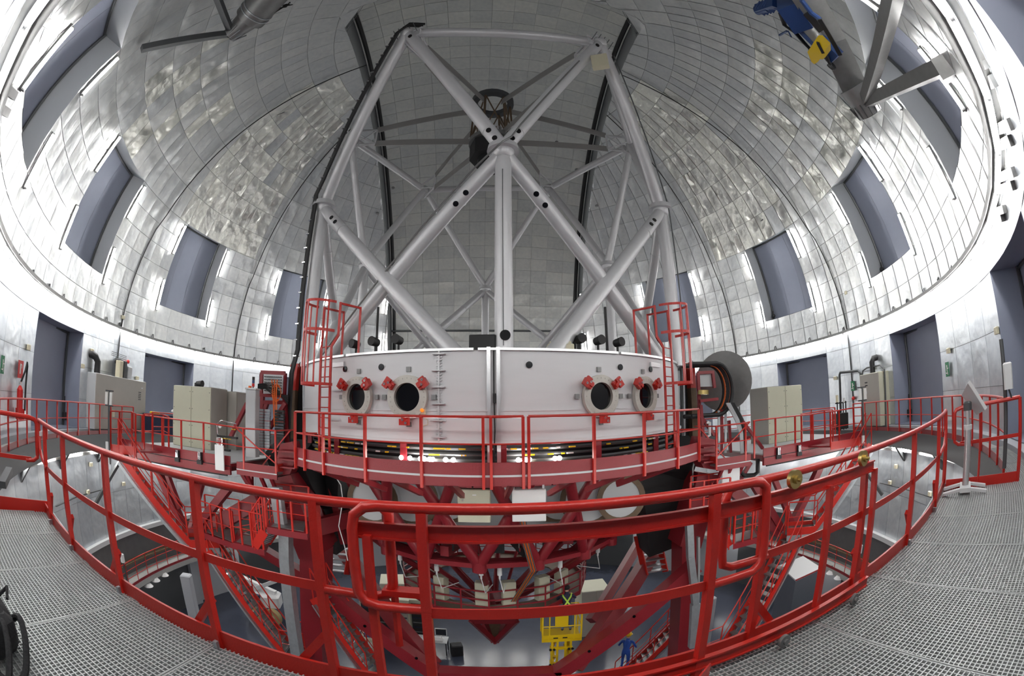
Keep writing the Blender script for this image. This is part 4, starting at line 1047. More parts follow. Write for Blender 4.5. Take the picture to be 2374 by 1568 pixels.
# stair head gates at the two galleries
for s,lab,q in((-1,'red railing frame around the head of the left stairs',[(-11.6,8.53,1.04),(-11.41,8.79,1.06),(-11.6,9.51,1.06),(-10.9,9.1,1.04)]),(1,'red railing frame around the head of the right stairs',[(11.26,10.79,1.06),(11.04,11.02,1.07),(10.65,11.4,1.04),(10.01,11.17,1.04)])):
    t=thing('stair_head',lab,'railing',(q[0][0],q[0][1],0))
    railing_to(t,q,1.12,r=.022); 
    q2=[Vector(p)+Vector((-s*.3,1.3,0)) for p in q]; railing_to(t,q2,1.12,r=.02)
    p=[Vector(v) for v in(q[0],q[3])]; MB().prism([Vector((p[0].x,p[0].y,-.1)),Vector((p[1].x,p[1].y,-.1)),Vector((p[1].x-s*.3,p[1].y+1.3,-.1)),Vector((p[0].x-s*.3,p[0].y+1.3,-.1))],(0,0,.05)).build('deck',RED_SHADE,t)
    MB().beam(Vector((p[0].x,p[0].y,-.05)),Vector((p[1].x,p[1].y,-.05)),.03,.25).build('kickplate',RED,t)
# lower gallery railings
for a0,a1,lab in((-128,-68,'red railing of the lower left gallery below the aluminium wall'),(128,68,'red railing of the lower right gallery below the aluminium wall')):
    t=thing('gallery_railing',lab,'railing',tuple(P(15.3,(a0+a1)/2,-6.5)))
    MB().poly(AP(15.3,a0,a1,-5.38,30),.024,6).build('top_rail',RED,t)
    MB().poly(AP(15.3,a0,a1,-5.75,30),.016,6).build('middle_rail',RED,t); MB().poly(AP(15.3,a0,a1,-6.1,30),.016,6).build('middle_rail',RED,t)
    MB().arc(DC,15.26,15.29,-6.75,-6.38,a0,a1,30).build('kickplate',RED_SHADE,t)
    for i in range(19): MB().tube(P(15.3,a0+(a1-a0)*i/18,-6.5),P(15.3,a0+(a1-a0)*i/18,-5.38),.02,6).build('post',RED,t)
# ================================================================ CABINETS AND MACHINES ON THE PLATFORMS
def cab(label,a,b,h,depth,doors,m,m2,name='cabinet',split=True,bolts=True,group=None,z0=None):
    """cabinet whose front runs a->b (left to right seen from its front), going back by depth"""
    a=Vector(a);b=Vector(b); z=min(a.z,b.z) if z0 is None else z0; a.z=b.z=z; u=(b-a); w=u.length; u/=w; n=Vector((u.y,-u.x,0)); 
    if n.dot(CAMP-a)<0: n=-n
    t=thing(name,label,'cabinet',tuple((a+b)/2),group)
    c=(a+b)/2-n*depth/2; ang=math.atan2(u.y,u.x)
    MB().cbox(c+Vector((0,0,h/2)),(w,depth,h),ang,.025).build('body',m2,t)
    for i in range(doors):
        q=a+u*(w*(i+.5)/doors)+n*.012+Vector((0,0,h/2)); dw=w/doors-.02
        d=MB().cbox(q,(dw,.03,h-.03),ang,.008).build('door',m,t)
        if bolts:
            for k in range(4):
                for s in(-1,1): MB().disc(q+u*(s*(dw/2-.06))+n*.018+Vector((0,0,-h/2+.2+k*(h-.4)/3)),n,.016,.008,8).build('lock',DGREY,d)
    return t,u,n,c
t,u,n,c=cab('pair of tall beige cabinets with two plain doors on the left red platform',(-12.38,12.41,-0.16),(-10.37,12.46,-0.09),2.2,1.05,2,BEIGE,BEIGE2,z0=-.06)
m=MB(); m.tube(c+Vector((-.2,0,2.2)),c+Vector((-.2,0,2.35)),.1,10).tube(c+Vector((-.2,0,2.33)),c+Vector((.1,0,2.33)),.09,10,r2=.13); m.build('fan_duct',BLACKR,t)
t2=thing('cabinet','brown sided cabinet standing behind the pair of tall beige cabinets','cabinet',tuple(c+Vector((.9,1.6,-.06))))
q=c-n*1.3+u*.35; MB().cbox(q+Vector((0,0,1.07)),(2.1,1.4,2.14),math.atan2(u.y,u.x),.02).build('body',BEIGE2,t2); MB().cbox(q+Vector((0,0,1.07))+u*1.06,(.02,1.3,2.0),math.atan2(u.y,u.x),.005).build('side_panel',BEIGE2,t2)
t,u,n,c=cab('pair of tall beige cabinets with two plain doors on the right red platform',(9.64,14.61,-0.06),(11.6,14.81,-0.08),2.2,1.2,2,BEIGE,BEIGE2,z0=-.06)
# wall cabinet with two black ducts, left
a=Vector((-15.67,10.6,0.05)); b=Vector((-16.61,14.52,-0.05))
t,u,n,c=cab('wide grey wall cabinet with two black elbow ducts on top, left gallery',a,b,2.15,.75,1,BEIGE2,LGREY,bolts=False,z0=.12)
for px,w in((232,.25),(296,.22)):
    s=(px-219)/(336-219); q=a.lerp(b,s)-n*.35; q.z=2.27
    MB().poly([q,q+Vector((0,0,.45)),q+Vector((0,0,.62))-n*.05-u*.12,q+Vector((0,0,.70))-n*.15-u*.32,q+Vector((0,0,.70))-n*.5-u*.5],w*.62,14).build('black_duct',BLACKR,t)
q=a.lerp(b,.53)-n*.2; q.z=2.27
MB().cbox(q+Vector((0,0,.35))-u*.2,(.28,.3,.7),math.atan2(u.y,u.x)).build('electric_box',CREAM,t); MB().cbox(q+Vector((0,0,.36))+u*.12,(.26,.3,.72),math.atan2(u.y,u.x)).build('electric_box',DARK,t); MB().cbox(q+Vector((0,0,.28))+u*.55,(.36,.25,.5),math.atan2(u.y,u.x)).box(q+Vector((0,-.1,.12))+u*.5,(.2,.03,.05),math.atan2(u.y,u.x)).build('electric_box',LGREY,t)
for k in range(3): MB().beam(q+Vector((0,0,.85+.07*k))-u*.9,q+Vector((0,0,.8+.07*k))+u*.3,.02).build('cable_ladder',DGREY,t)
for k in range(5): MB().box(a.lerp(b,.86)+n*.04+Vector((0,0,1.75-a.z-.08*k+.1)),(.22-.02*(k%2),.01,.03),math.atan2(u.y,u.x)).build('printed_line',DARK,t)
MB().box(a.lerp(b,.9)+n*.04+Vector((0,0,2.0)),(.1,.04,.05),0).build('camera',WHITEP,t)
MB().box(a.lerp(b,.33)+n*.04+Vector((0,0,.75)),(.18,.02,.28),math.atan2(u.y,u.x)).build('yellow_plate',CREAM,t)
# wall cabinet right
a=Vector((14.6,14.02,0.01)); b=Vector((14.32,12.54,0.02))
t,u,n,c=cab('narrow beige wall cabinet with a thick black pipe on top, right gallery',a,b,2.15,.7,1,BEIGE2,BEIGE,bolts=False,z0=.12)
q=a.lerp(b,.45)-n*.3; q.z=2.27; MB().poly([q,q+Vector((0,0,.45)),q+Vector((0,0,.6))-n*.1,q+Vector((0,0,.66))-n*.5],.13,12).build('black_duct',BLACKR,t)
for k in range(2): MB().box(a.lerp(b,.35)+n*.03+Vector((0,0,1.9-.12*k)),(.2,.01,.05),math.atan2(u.y,u.x)).build('label_plate',DARK,t)
MB().box(a.lerp(b,.35)+n*.03+Vector((0,0,1.5)),(.1,.03,.12),math.atan2(u.y,u.x)).build('latch',CHROME,t)
def wpipe(label,pts,r,name='conduit',m=DGREY,cat='pipe'): 
    t=MB().poly(pts,r,8).build(name,m); tag(t,label,cat); return t
wpipe('pair of black conduits arching from the pump stand to the wall cabinet on the right',[(15,15.93,0.37),(15,15.87,2.46),(14.99,15.79,2.57),(14.89,14.37,2.49),(14.88,14.22,2.36),(14.87,14.2,1.64)],.06)
wpipe('thin black conduit arching beside the right wall cabinet',[(14.9,14.18,2.1),(14.89,14.06,2.45),(14.83,13.71,2.54),(14.64,12.69,2.53),(14.57,12.38,2.34),(14.58,12.45,-0.03)],.035)
# boxes and signs on the wall
def wallbox(px,py,label,m=CREAM,s=(.2,.1,.16),cat='wall box',name='wall_box',r=16.2):
    p=Vector(px) if not isinstance(px,(int,float)) else None
    a=math.atan2(-(p.x-CX),p.y-CY); t=MB().cbox(p,s,a,.015).build(name,m); tag(t,label,cat); return t
for p,l in (((-13.65,6.1,2.5),'cream wall box right of the leftmost grey door edge'),((-16.18,10.62,3.1),'cream wall box between the two left grey doors, upper'),((-15.94,10.01,2.43),'cream wall box beside the black elbow duct of the grey cabinet'),((-17.05,14.26,2.41),'cream wall box left of the second grey door behind the wide cabinet'),((-16.79,12.71,4.89),'small cream box above the light ring, left of the dome seam'),
    ((15.05,13.53,2.51),'cream wall box above the narrow wall cabinet on the right'),((15.27,16.51,2.37),'cream wall box left of the arching conduits on the right wall'),((12.91,7.78,2.39),'cream wall box right of the nearer right door'),((10.36,4.57,2.39),'cream wall box high beside the rightmost door recess'),((15.21,14.85,6.1),'small cream box above the light ring, right of the dome seam')):
    wallbox(p,0,l)
for p,l,m in(((-16.91,13.44,3.05),'red alarm lamp on the left wall above the wide grey cabinet',SIGNR),((15.22,15.17,1.32),'red alarm button on the right wall beside the narrow cabinet',SIGNR)):
    t=MB().ball(p,.09,10,6).build('alarm_lamp',m); tag(t,l,'alarm')
def sign(p,label,m,kind):
    p=Vector(p); n=Vector((CX-p.x,CY-p.y,0)).normalized(); u=Vector((-n.y,n.x,0)); z=Vector((0,0,1))
    t=thing('wall_sign',label,'sign',tuple(p))
    if kind=='fire':
        MB().obox(p,u*.2,z*.24,n*.01).build('plate',m,t)
        for s,q in((0,(-.07,0)),): 
            g=MB().obox(p+n*.015+u*-.05,u*.035,z*.12,n*.004).obox(p+n*.015+u*-.05+z*.14,u*.02,z*.02,n*.004).obox(p+n*.015+u*.01+z*.13,u*.05,z*.012,n*.004).obox(p+n*.015+u*.06+z*.08,u*.012,z*.05,n*.004)
        g.build('pictogram',PAPER,t)
    else:
        MB().obox(p,u*.13,z*.22,n*.01).build('plate',m,t)
        MB().obox(p+n*.015+z*.1,u*.03,z*.03,n*.004).obox(p+n*.015,u*.022,z*.07,n*.004).obox(p+n*.015+u*.05+z*.03,u*.05,z*.015,n*.004).obox(p+n*.015-u*.04-z*.11,u*.045,z*.018,n*.004).obox(p+n*.015+u*.04-z*.12,u*.015,z*.05,n*.004).build('pictogram',PAPER,t)
sign((-13.27,5.68,1.83),'red and white fire extinguisher sign above the extinguisher',SIGNR,'fire')
sign((-12.22,4.56,1.83),'green running figure exit sign at the far left',GREEN,'exit')
sign((15.22,15.16,1.88),'green running figure exit sign left of the narrow wall cabinet',GREEN,'exit')
sign((13,7.96,1.85),'green running figure exit sign right of the nearer right door',GREEN,'exit')
p=Vector((-12.99,5.58,1.04)); t=thing('fire_extinguisher','red fire extinguisher with black hose hanging on the left wall','fire extinguisher',tuple(p))
MB().tube(p-Vector((0,0,.45)),p+Vector((0,0,.25)),.11,14).tube(p+Vector((0,0,.25)),p+Vector((0,0,.36)),.11,14,r2=.04).build('cylinder',SIGNR,t)
MB().box(p+Vector((0,0,.42)),(.14,.06,.08)).build('valve',CHROME,t)
MB().poly([p+Vector((.0,0,.4)),p+Vector((.1,.12,.75)),p+Vector((.05,.2,1.0)),p+Vector((-.02,.25,.9)),p+Vector((.0,.22,.4)),p+Vector((.02,.2,-.3))],.035,8).build('hose',BLACKR,t)
t=MB().box(Vector((-13.1,5.64,0.63)),(.25,.25,.3)).build('equipment_box',SIGNR); tag(t,'red box on the left wall beneath the fire extinguisher','box')
# pump stand on the right gallery, dark trolley on the left gallery
q=Vector((14.21,15.04,0.15)); q.z=0; t=thing('pump_stand','black tubular stand with white valves beside the right stair head','stand',tuple(q))
for dx in(-.35,-.1,.2,.45): MB().tube(q+Vector((dx,dx*.3,.0)),q+Vector((dx,dx*.3,1.25)),.035,6).build('upright',BLACKR,t)
MB().tube(q+Vector((-.45,-.1,1.2)),q+Vector((.5,.15,1.2)),.03,6).build('crossbar',BLACKR,t); MB().cbox(q+Vector((0,.1,.4)),(.7,.5,.7)).build('pump',DARK,t)
MB().tube(q+Vector((-.25,0,1.2)),q+Vector((-.25,0,1.55)),.07,8).build('valve',CREAM,t); MB().tube(q+Vector((.2,0,1.2)),q+Vector((.2,0,1.4)),.05,8).build('valve',WHITEP,t)
q=Vector((-15.89,14.86,0.11)); q.z=0; t=thing('trolley','dark equipment trolley with white bundles on the left gallery','trolley',tuple(q))
MB().cbox(q+Vector((0,0,.45)),(1.6,.7,.85),R(35)).build('body',NAVY,t); MB().ball(q+Vector((.7,.6,1.05)),.22,10,6,(1.6,1,.7)).build('bundle',WHITEP,t); MB().cbox(q+Vector((-.3,0,.93)),(.5,.35,.08),R(35)).build('tray',YEL,t)
# tower of panels left of the cell
tw=thing('cable_tower','red frame tower with connector panel, hanging orange cables and drag chains left of the cell','tower',tuple(Vector((-7.35,12.12,0.51))))
def pf(a,b,w=.12,m=RED_SHADE,name='frame_bar',h=None): return MB().beam(a,b,w,h,up=(0,1,0)).build(name,m,tw)
for a,b in (((-7.84,12.07,2.67),(-7.84,12.07,1.94)),((-7.53,12.1,2.66),(-7.52,12.1,1.99)),((-7.01,12.15,2.67),(-7.01,12.15,1.88)),((-7.87,12.06,2.67),(-7,12.15,2.67)),((-7.87,12.06,1.96),(-6.98,12.15,1.97)),((-7.83,12.07,1.73),(-6.89,12.16,1.77)),((-7.79,12.07,1.94),(-7.8,12.07,0.15)),((-6.98,12.15,1.97),(-6.88,12.16,0.54)),((-6.89,12.06,1.75),(-7.46,12,0.92)),((-8.17,11.73,1.67),(-8.82,11.67,0.56)),((-7.61,12.09,1.72),(-7.92,12.06,0.95))): pf(a,b)
MB().prism([(-7.71,11.96,2.61),(-6.99,12.03,2.6),(-7,12.03,2.03),(-7.7,11.96,2)],W_*.03).build('connector_panel',LGREY,tw)
m=MB(); P0=Vector((-7.7,11.93,2.6));P1=Vector((-6.97,12,2.6));P2=Vector((-7.68,11.93,2))
for i in range(9):
    for j in range(6): m.obox(P0+(P1-P0)*((i+.8)/10)+(P2-P0)*((j+.8)/7),U*.016,Vector((0,0,.014)),W_*.03)
m.build('connector',DGREY,tw,kind='stuff')
for k in range(5):
    c=Vector((-7.12,11.94,2.04)); r=.15+.016*k; MB().poly([c+U*(r*.75*math.cos(2*pi*i/20))+Vector((0,0,r*1.25*math.sin(2*pi*i/20)))+W_*(-.03*k) for i in range(20)],.010,5,closed=True).build('cable_coil',ORANGE,tw)
for k in range(6):
    a=Vector((-7.68,11.58,2.11)); b=Vector((-6.81,12.07,1.98)); mid=a.lerp(b,.5)+Vector((0,0,.06*k-.05)); MB().poly([a+Vector((0,0,.03*k)),a.lerp(mid,.5)+Vector((0,0,.1)),mid,b+Vector((0,0,-.05*k))],.017,6).build('cable',BLACKR,tw)
for k in range(3): MB().poly([Vector((-7.3,11.82,2.44))+U*(.1*k),Vector((-7.24,11.83,2.12))+U*(.06*k),Vector((-7.16,11.83,1.01))+U*(.05*k)],.02,5).build('orange_cable',ORANGE,tw)
for px,mm in((600,GALV),(618,GALV),(645,BLACKR),(655,BLACKR)):
    x=(px-640)*.0135; a=Vector((-7.11,11.84,1.53))+U*x; b=Vector((-7.12,11.84,0.09))+U*x
    m=MB()
    for i in range(16): m.obox(a.lerp(b,(i+.5)/16),U*.09,W_*.05,Vector((0,0,.036)))
    m.build('drag_chain',mm,tw)
t=thing('control_cabinet','tall slim light grey cabinet in front of the red cable tower','cabinet',tuple(Vector((-7.72,11.38,0.07))))
a=Vector((-7.73,11.38,2.08)); b=Vector((-7.72,11.38,0.07)); MB().cbox((a+b)/2,(.36,.3,(a-b).length),.1,.02).build('body',LGREY,t)
MB().cbox(a+Vector((0,0,.02)),(.4,.34,.05),.1,.01).build('lid',WHITEP,t)
p=Vector((-7.72,11.38,2.17)); t=thing('stack_light','slim blue and red stack light on the slim grey cabinet','lamp',tuple(p)); MB().tube(p-Vector((0,0,.1)),p,.02,6).build('stem',DGREY,t)
for k,mm in enumerate((SIGNR,BLUEP,BLACKR)): MB().tube(p+Vector((0,0,.1*k)),p+Vector((0,0,.1*k+.095)),.045,12).build('lens',mm,t)
p=Vector((-7.84,11.37,2.09)); t=MB().tube(p-Vector((0,0,.06)),p+Vector((0,0,.1)),.07,12,r2=.05).build('beacon',ORANGE); tag(t,'orange beacon on the slim grey cabinet','lamp')
# manifold with gauge in front of the brown cabinet
p=Vector((-8.83,10.97,0.23)); t=thing('valve_manifold','black valve manifold with white gauge and yellow levers at the left platform edge','valve manifold',tuple(p))
MB().tube(p+Vector((0,0,-.1)),p+Vector((0,0,.45)),.03,8).poly([p+Vector((0,0,.3)),p+Vector((-.05,0,.75)),p+Vector((.15,0,.85)),p+Vector((.75,0,.8))],.02,6).build('pipe',CHROME,t)
MB().cbox(p+Vector((.12,.0,.2)),(.26,.2,.3)).build('filter_bowl',CHROME,t); MB().box(p+Vector((.4,0,.38)),(.8,.1,.06)).box(p+Vector((.25,0,-.02)),(.5,.1,.06)).build('manifold_bar',BLACKR,t)
MB().disc(p+Vector((.15,-.06,.68)),(0,1,0),.06,.04,16).build('gauge',PAPER,t)
for k in range(6): MB().box(p+Vector((.25+.1*k,-.06,.33+(.3 if k>3 else 0))),(.07,.02,.02)).build('lever',YEL,t)
# energy chain wheel on the right
ec=thing('cable_wrap','black energy chain wheel with orange cables beside the right platform','cable wrap',tuple(Vector((6.61,13.51,2.18))))
MB().disc(Vector((7.96,15.15,2.49)),U+W_*.9,1.15,.06,36).build('backing_disc',STEEL,ec)
cc=Vector((6.48,13.6,2.14)); ax=W_*-1
def lp_(t,r,o=0):   # D shaped loop
    x=r*.75*math.cos(t)+(.42 if math.cos(t)>0 else 0); return cc+U*x+Vector((0,0,r*math.sin(t)*1.02))+W_*o
for o in(0,.55):
    pts=[lp_(R(-100+200*i/18),.86,o) for i in range(19)]
    pts=[pts[0]-U*.55]+pts+[pts[-1]-U*.55]
    MB().poly(pts,.075,8).build('chain_rim',BLACKR,ec)
for i in range(12):
    t=R(-62+124*i/11); MB().beam(lp_(t,.92,0),lp_(t,.92,.55),.03,.05).build('chain_bar',BLACKR,ec)
for k,(o,mm) in enumerate(((.08,ORANGE),(.17,DARK),(.25,DARK),(.33,DARK),(.45,ORANGE))):
    MB().poly([lp_(R(-85+170*i/16),.84,o) for i in range(17)],.03,6).build('cable',mm,ec)
MB().prism([(6.22,13.67,2.67),(6.76,13.73,2.68),(6.77,13.73,2.24),(6.23,13.67,2.25)],W_*.1).build('equipment_panel',LGREY,ec)
for a,b in(((6.16,13.62,2.71),(6.8,13.68,2.72)),((6.16,13.62,2.71),(6.16,13.62,1.34)),((6.76,13.68,2.72),(6.8,13.68,2.18)),((6.11,13.46,1.77),(6.84,13.53,1.8)),((6.14,13.46,1.63),(6.21,13.47,0.55)),((6.09,13.46,1.32),(6.66,13.52,0.59)),((7.13,13.86,1.43),(7.1,13.86,-0.06)),((7.45,13.9,1.03),(7.5,13.9,-0.1)),((7.58,13.11,0.98),(8.46,13.2,-0.02))): MB().beam(a,b,.10,up=(0,1,0)).build('frame_bar',RED_SHADE,ec)
MB().tube((6.31,13.58,2.12),(6.3,13.58,1.98),.2,14).build('slip_ring',BRASS,ec)
for k in range(6):
    o=U*(.065*k); MB().poly([Vector((7.2,13.57,1.64))+o,Vector((7.46,13.4,1.03))+o,Vector((7.58,13.31,0.58))+o*.8,Vector((7.62,13.31,-0.11))+o*.7],.03,6).build('hanging_cable',BLACKR if k>2 else LGREY,ec)
for px in(1657,1677): MB().beam((6.97,13.75,1.41),(6.96,13.75,-0.07),.08,.04,up=(0,1,0)).build('perforated_rail',GALV,ec) if px==1657 else MB().beam((7.26,13.78,1.3),(7.23,13.77,-0.07),.08,.04,up=(0,1,0)).build('perforated_rail',GALV,ec)
MB().poly([(6.34,13.38,1),(6.36,13.39,1.07),(6.43,13.39,1.04),(6.42,13.39,0.61),(6.33,13.38,0.59)],.05,8).build('white_handle',WHITEP,ec)
# loop of black hose below the right platform
t=MB().poly([(7.06,12.36,-0.38),(7.08,12.36,-0.59),(7.22,12.37,-0.72),(7.62,12.41,-0.76),(7.77,12.43,-0.69),(7.77,12.43,-0.26)],.07,8).build('hose_loop',BLACKR); tag(t,'black hose loop hanging below the right red platform','hose')
for nm,lab,q in(('l','bright aluminium shield plate under the left red platform',((-13.27,11.22,-0.64),(-9.1,11.34,-0.36),(-9.14,11.34,-0.99),(-12.62,11.29,-1.06))),('r','bright aluminium shield plate under the right red platform',((8.27,13.08,-0.36),(13.27,14.08,-0.65),(12.83,14.03,-0.98),(8.29,13.08,-0.96)))):
    t=MB().prism(q,W_*.03).build('shield_plate',ALU_W); tag(t,lab,'plate')
# loose black hose on the left and thin cables hanging from the cell
for lab,pts,r,mm in(('grey hose bundle hanging from the left end of the walkway',[(-6.28,11.72,0.01),(-6.38,11.61,-0.28),(-6.51,11.5,-0.54),(-6.62,11.49,-0.81)],.06,GALV),('thin white cable dangling through the left side of the red truss',[(-4.84,11,-0.02),(-4.57,11,-0.41),(-4.53,11,-0.83),(-4.7,11,-1.58),(-4.56,11,-2.19),(-4.51,11,-2.58)],.014,WHITEP),
    ('pair of grey hoses hanging below the right end of the walkway',[(5.6,12.71,0.02),(5.49,12.7,-0.31),(5.5,12.7,-0.79),(5.65,12.72,-1.22)],.03,STEEL),('thin cable loop hanging under the left gallery',[(-14.92,9.97,-0.66),(-15.06,10.28,-0.89),(-15.16,10.54,-0.96),(-15.24,10.72,-0.8)],.012,BLACKR)):
    t=MB().poly(pts,r,6).build('hanging_hose',mm); tag(t,lab,'hose')
# black stays and bars against the lower wall
for lab,a,b,mm in(('dark stay rod leaning down the lower wall on the left',(-15.57,12.05,-1.04),(-15.79,10.5,-2.78),DGREY),('dark stay rod leaning down the lower wall on the right',(13.98,13.33,-1.53),(14.5,12.45,-2.69),DGREY),('short dark stay under the left end of the gallery',(-8.84,3.47,-0.11),(-8.07,2.96,-0.21),DGREY)):
    t=MB().beam(a,b,.16,.12).build('stay_rod',mm); tag(t,lab,'rod')
for p,l in(((-16.01,10.56,-1.28),'white box on the lower left wall, upper one'),((-15.85,10.17,-2.31),'white box on the lower left wall beside the stay rod'),((-16.71,13,-2.32),'white box on the lower wall beside the left stairs'),((-17.02,16.64,-2.36),'white box on the lower wall right of the left stairs'),((14.61,12.14,-2.17),'white box on the lower right wall, upper one'),((13.44,9.03,-2.12),'white box on the lower right wall near the reading stand'),((14.5,11.74,-1.49),'small white box high on the lower right wall')):
    wallbox(p,0,l)
for lab,pts in(('thin dark cable crossing the lower left wall',[(-14.63,7.7,-2.41),(-15.53,9.37,-2.37),(-16.32,11.4,-2.38)]),('thin dark cable crossing the lower right wall',[(14.82,12.94,-2.29),(14.25,10.89,-2.28),(13.31,8.73,-2.22)])):
    t=MB().poly(pts,.02,5).build('wall_cable',BLACKR); tag(t,lab,'cable')
# ================================================================ POSTS, STAND, BAG
for q,z1,lab in(((-11.47,8.37,-0.16),1.62,'thin grey post with two white cards beside the left stair head'),((11.14,10.63,-0.39),1.70,'thin grey post with two white cards beside the right stair head')):
    p=Vector(q); t=thing('card_post',lab,'post',(p.x,p.y,-.5)); top=Vector((p.x,p.y,z1))
    MB().tube(Vector((p.x,p.y,-.5)),top,.035,8).build('post',DGREY,t)
    for s in(-1,1): MB().box(top+Vector((s*.13,-.03,-.22)),(.14,.02,.36)).build('card',PAPER,t)
    for z_ in(0,-.42): MB().box(top+Vector((0,0,z_)),(.42,.05,.04)).build('card_holder',DGREY,t)
    MB().tube(Vector((p.x-.05,p.y-.05,-.1)),Vector((p.x-.05,p.y-.05,.15)),.06,8).build('detector',WHITEP,t)
for q,z1,lab in(((-15.47,11.36,-5.2),-5.1,'grey post with white head on the lower left gallery'),((14.03,13.07,-5.03),-5.0,'grey post with white head on the lower right gallery')):
    p=Vector(q); t=thing('sensor_post',lab,'post',(p.x,p.y,-6.5)); MB().tube((p.x,p.y,-6.5),(p.x,p.y,z1),.05,8).build('post',DGREY,t); MB().cbox((p.x,p.y,z1),(.16,.16,.38)).build('head',WHITEP,t)
p=Vector((-15.85,10.95,-5.58)); p.z=-6.2; t=MB().cbox(p,(.7,.6,.55),.4,.1).ball(p+Vector((0,0,.35)),.25,8,6).build('crate',CREAM); tag(t,'cream coloured box standing on the lower left gallery','box')
# round lamps under the lower gallery
for i,(q,l) in enumerate((((-15.92,13.02,-6.9),'leftmost of the three white disc lamps under the lower left gallery'),((-16.04,13.68,-6.83),'middle one of the three white disc lamps under the lower left gallery'),((-16.15,14.47,-6.79),'rightmost of the three white disc lamps under the lower left gallery'),((14.31,15.14,-6.71),'left one of the two white disc lamps under the lower right gallery'),((14.25,14.44,-6.76),'right one of the two white disc lamps under the lower right gallery'))):
    p=Vector(q); t=thing('disc_lamp',l,'lamp',tuple(p)); MB().tube(p+Vector((0,0,.0)),p+Vector((0,0,.35)),.03,6).build('stem',DGREY,t); MB().tube(p-Vector((0,0,.03)),p+Vector((0,0,.1)),.26,20,r2=.14).build('shade',WHITEP,t)
# reading stand
t=thing('reading_stand','white reading stand with tilted board on the grating beside the right railing','stand',(5.88,3.24,0))
for s,o in((1,.0),(-1,.34)):
    pass
bx=Vector((5.88,3.24,0)); dv=Vector((.86,.51,0)); dn=Vector((.51,-.86,0))
for o in(-.17,.17):
    pts=[bx+dv*o+dn*q+Vector((0,0,z)) for q,z in((-.36,.03),(-.25,.05),(-.1,.075),(.1,.075),(.25,.05),(.36,.03))]
    m=MB()
    for i in range(5): m.beam(pts[i],pts[i+1],.09,.035)
    m.build('foot',WHITEP,t)
MB().obox(bx+Vector((0,0,.07)),dv*.22,dn*.09,Vector((0,0,.03))).build('base_bar',WHITEP,t)
MB().tube(bx+Vector((0,0,.08)),bx+Vector((0,0,.86)),.055,14).build('lower_column',ALBR,t)
MB().tube(bx+Vector((0,0,.84)),bx+Vector((0,0,.9)),.075,12).build('height_knob',WHITEP,t)
MB().tube(bx+Vector((0,0,.88)),bx+Vector((0,0,1.12)),.032,12).build('upper_column',ALBR,t)
MB().cbox(bx+Vector((0,0,1.15)),(.12,.12,.12)).build('tilt_joint',DGREY,t)
b0=Vector((5.9,3.22,1.45));b1=Vector((6.05,2.99,1.06));b2=Vector((6.17,3.2,1));b3=Vector((6.05,3.43,1.31))
nb=(b1-b0).cross(b3-b0).normalized(); 
if nb.z<0: nb=-nb
MB().prism([b0,b1,b2+(b2-b1)*.15,b3+(b3-b0)*.15],nb*.03).build('board',LGREY,t)
MB().beam(b0+nb*.02,b1+nb*.02,.02,.05).build('board_lip',WHITEP,t)
MB().box(b1.lerp(b0,.35)+nb*.05,(.04,.04,.05)).build('red_clip',RED,t)
# pole with white box at the right
pb=Vector((6.66,2.87,0.17)); t=thing('conduit_pole','dark conduit pole with a white box behind the right end rail','pole',(pb.x,pb.y,pb.z))
MB().tube(pb,(pb.x,pb.y,1.95),.04,8).build('pole',DGREY,t); q=Vector((6.55,2.75,1.44)); MB().cbox(q,(.16,.1,.36),R(-60),.02).build('white_box',WHITEP,t)
MB().tube(q-Vector((0,0,.18)),q-Vector((0,.05,.3)),.015,6).build('cable',BLACKR,t)
# backpack and board on the grating, bottom left
t=thing('backpack','black backpack lying on the grating in the bottom left corner','bag',(-2.75,.62,0))
m=MB(); bc=Vector((-2.80,.60,.17)); n_,k_=20,14; vs=[];fs=[]
for j in range(k_+1):
    th=pi*j/k_
    for i in range(n_):
        a=2*pi*i/n_; d=Vector((math.sin(th)*math.cos(a),math.sin(th)*math.sin(a),math.cos(th)))
        d=Vector([math.copysign(abs(c)**.7,c) for c in d]); q=Vector((d.x*.30,d.y*.24,d.z*.17)); q*=1+.07*noise.noise(q*9)
        vs.append(bc+q)
for j in range(k_):
    for i in range(n_): fs.append((j*n_+i,j*n_+(i+1)%n_,(j+1)*n_+(i+1)%n_,(j+1)*n_+i))
m.add(vs,fs).build('body',BLACKC,t)
for s,o in((0,0),(1,.14)):
    pts=[Vector((-2.62,.82-o,.22)),Vector((-2.52,.84-o,.26)),Vector((-2.40,.78-o,.18)),Vector((-2.32,.66-o,.06)),Vector((-2.33,.54-o,.03)),Vector((-2.46,.46-o,.08))]
    q=[pts[0]]+pts+[pts[-1]]; sm=[]
    for i in range(1,len(q)-2):
        for k in range(6):
            u_=k/6; sm.append(.5*((2*q[i])+(q[i+1]-q[i-1])*u_+(2*q[i-1]-5*q[i]+4*q[i+1]-q[i+2])*u_*u_+(3*q[i]-q[i-1]-3*q[i+1]+q[i+2])*u_**3))
    MB().poly(sm,.022,8).build('strap',BLACKC,t)
MB().cbox(bc+Vector((.2,.12,.06)),(.18,.14,.12),.3,.04).build('pocket',BLACKC,t)
MB().poly([bc+Vector((.0,.22,.12)),bc+Vector((.05,.29,.18)),bc+Vector((.12,.24,.14))],.012,6).build('grab_loop',BLACKC,t)
q=[(-3.35,0.9,0.02),(-3.26,0.93,0.02),(-3.08,0.93,0.02),(-3.04,0.79,0.02)]
t=thing('board','white edged board lying on the grating at the left edge','board',q[0]); MB().prism(q,(0,0,.02)).build('panel',LGREY,t)
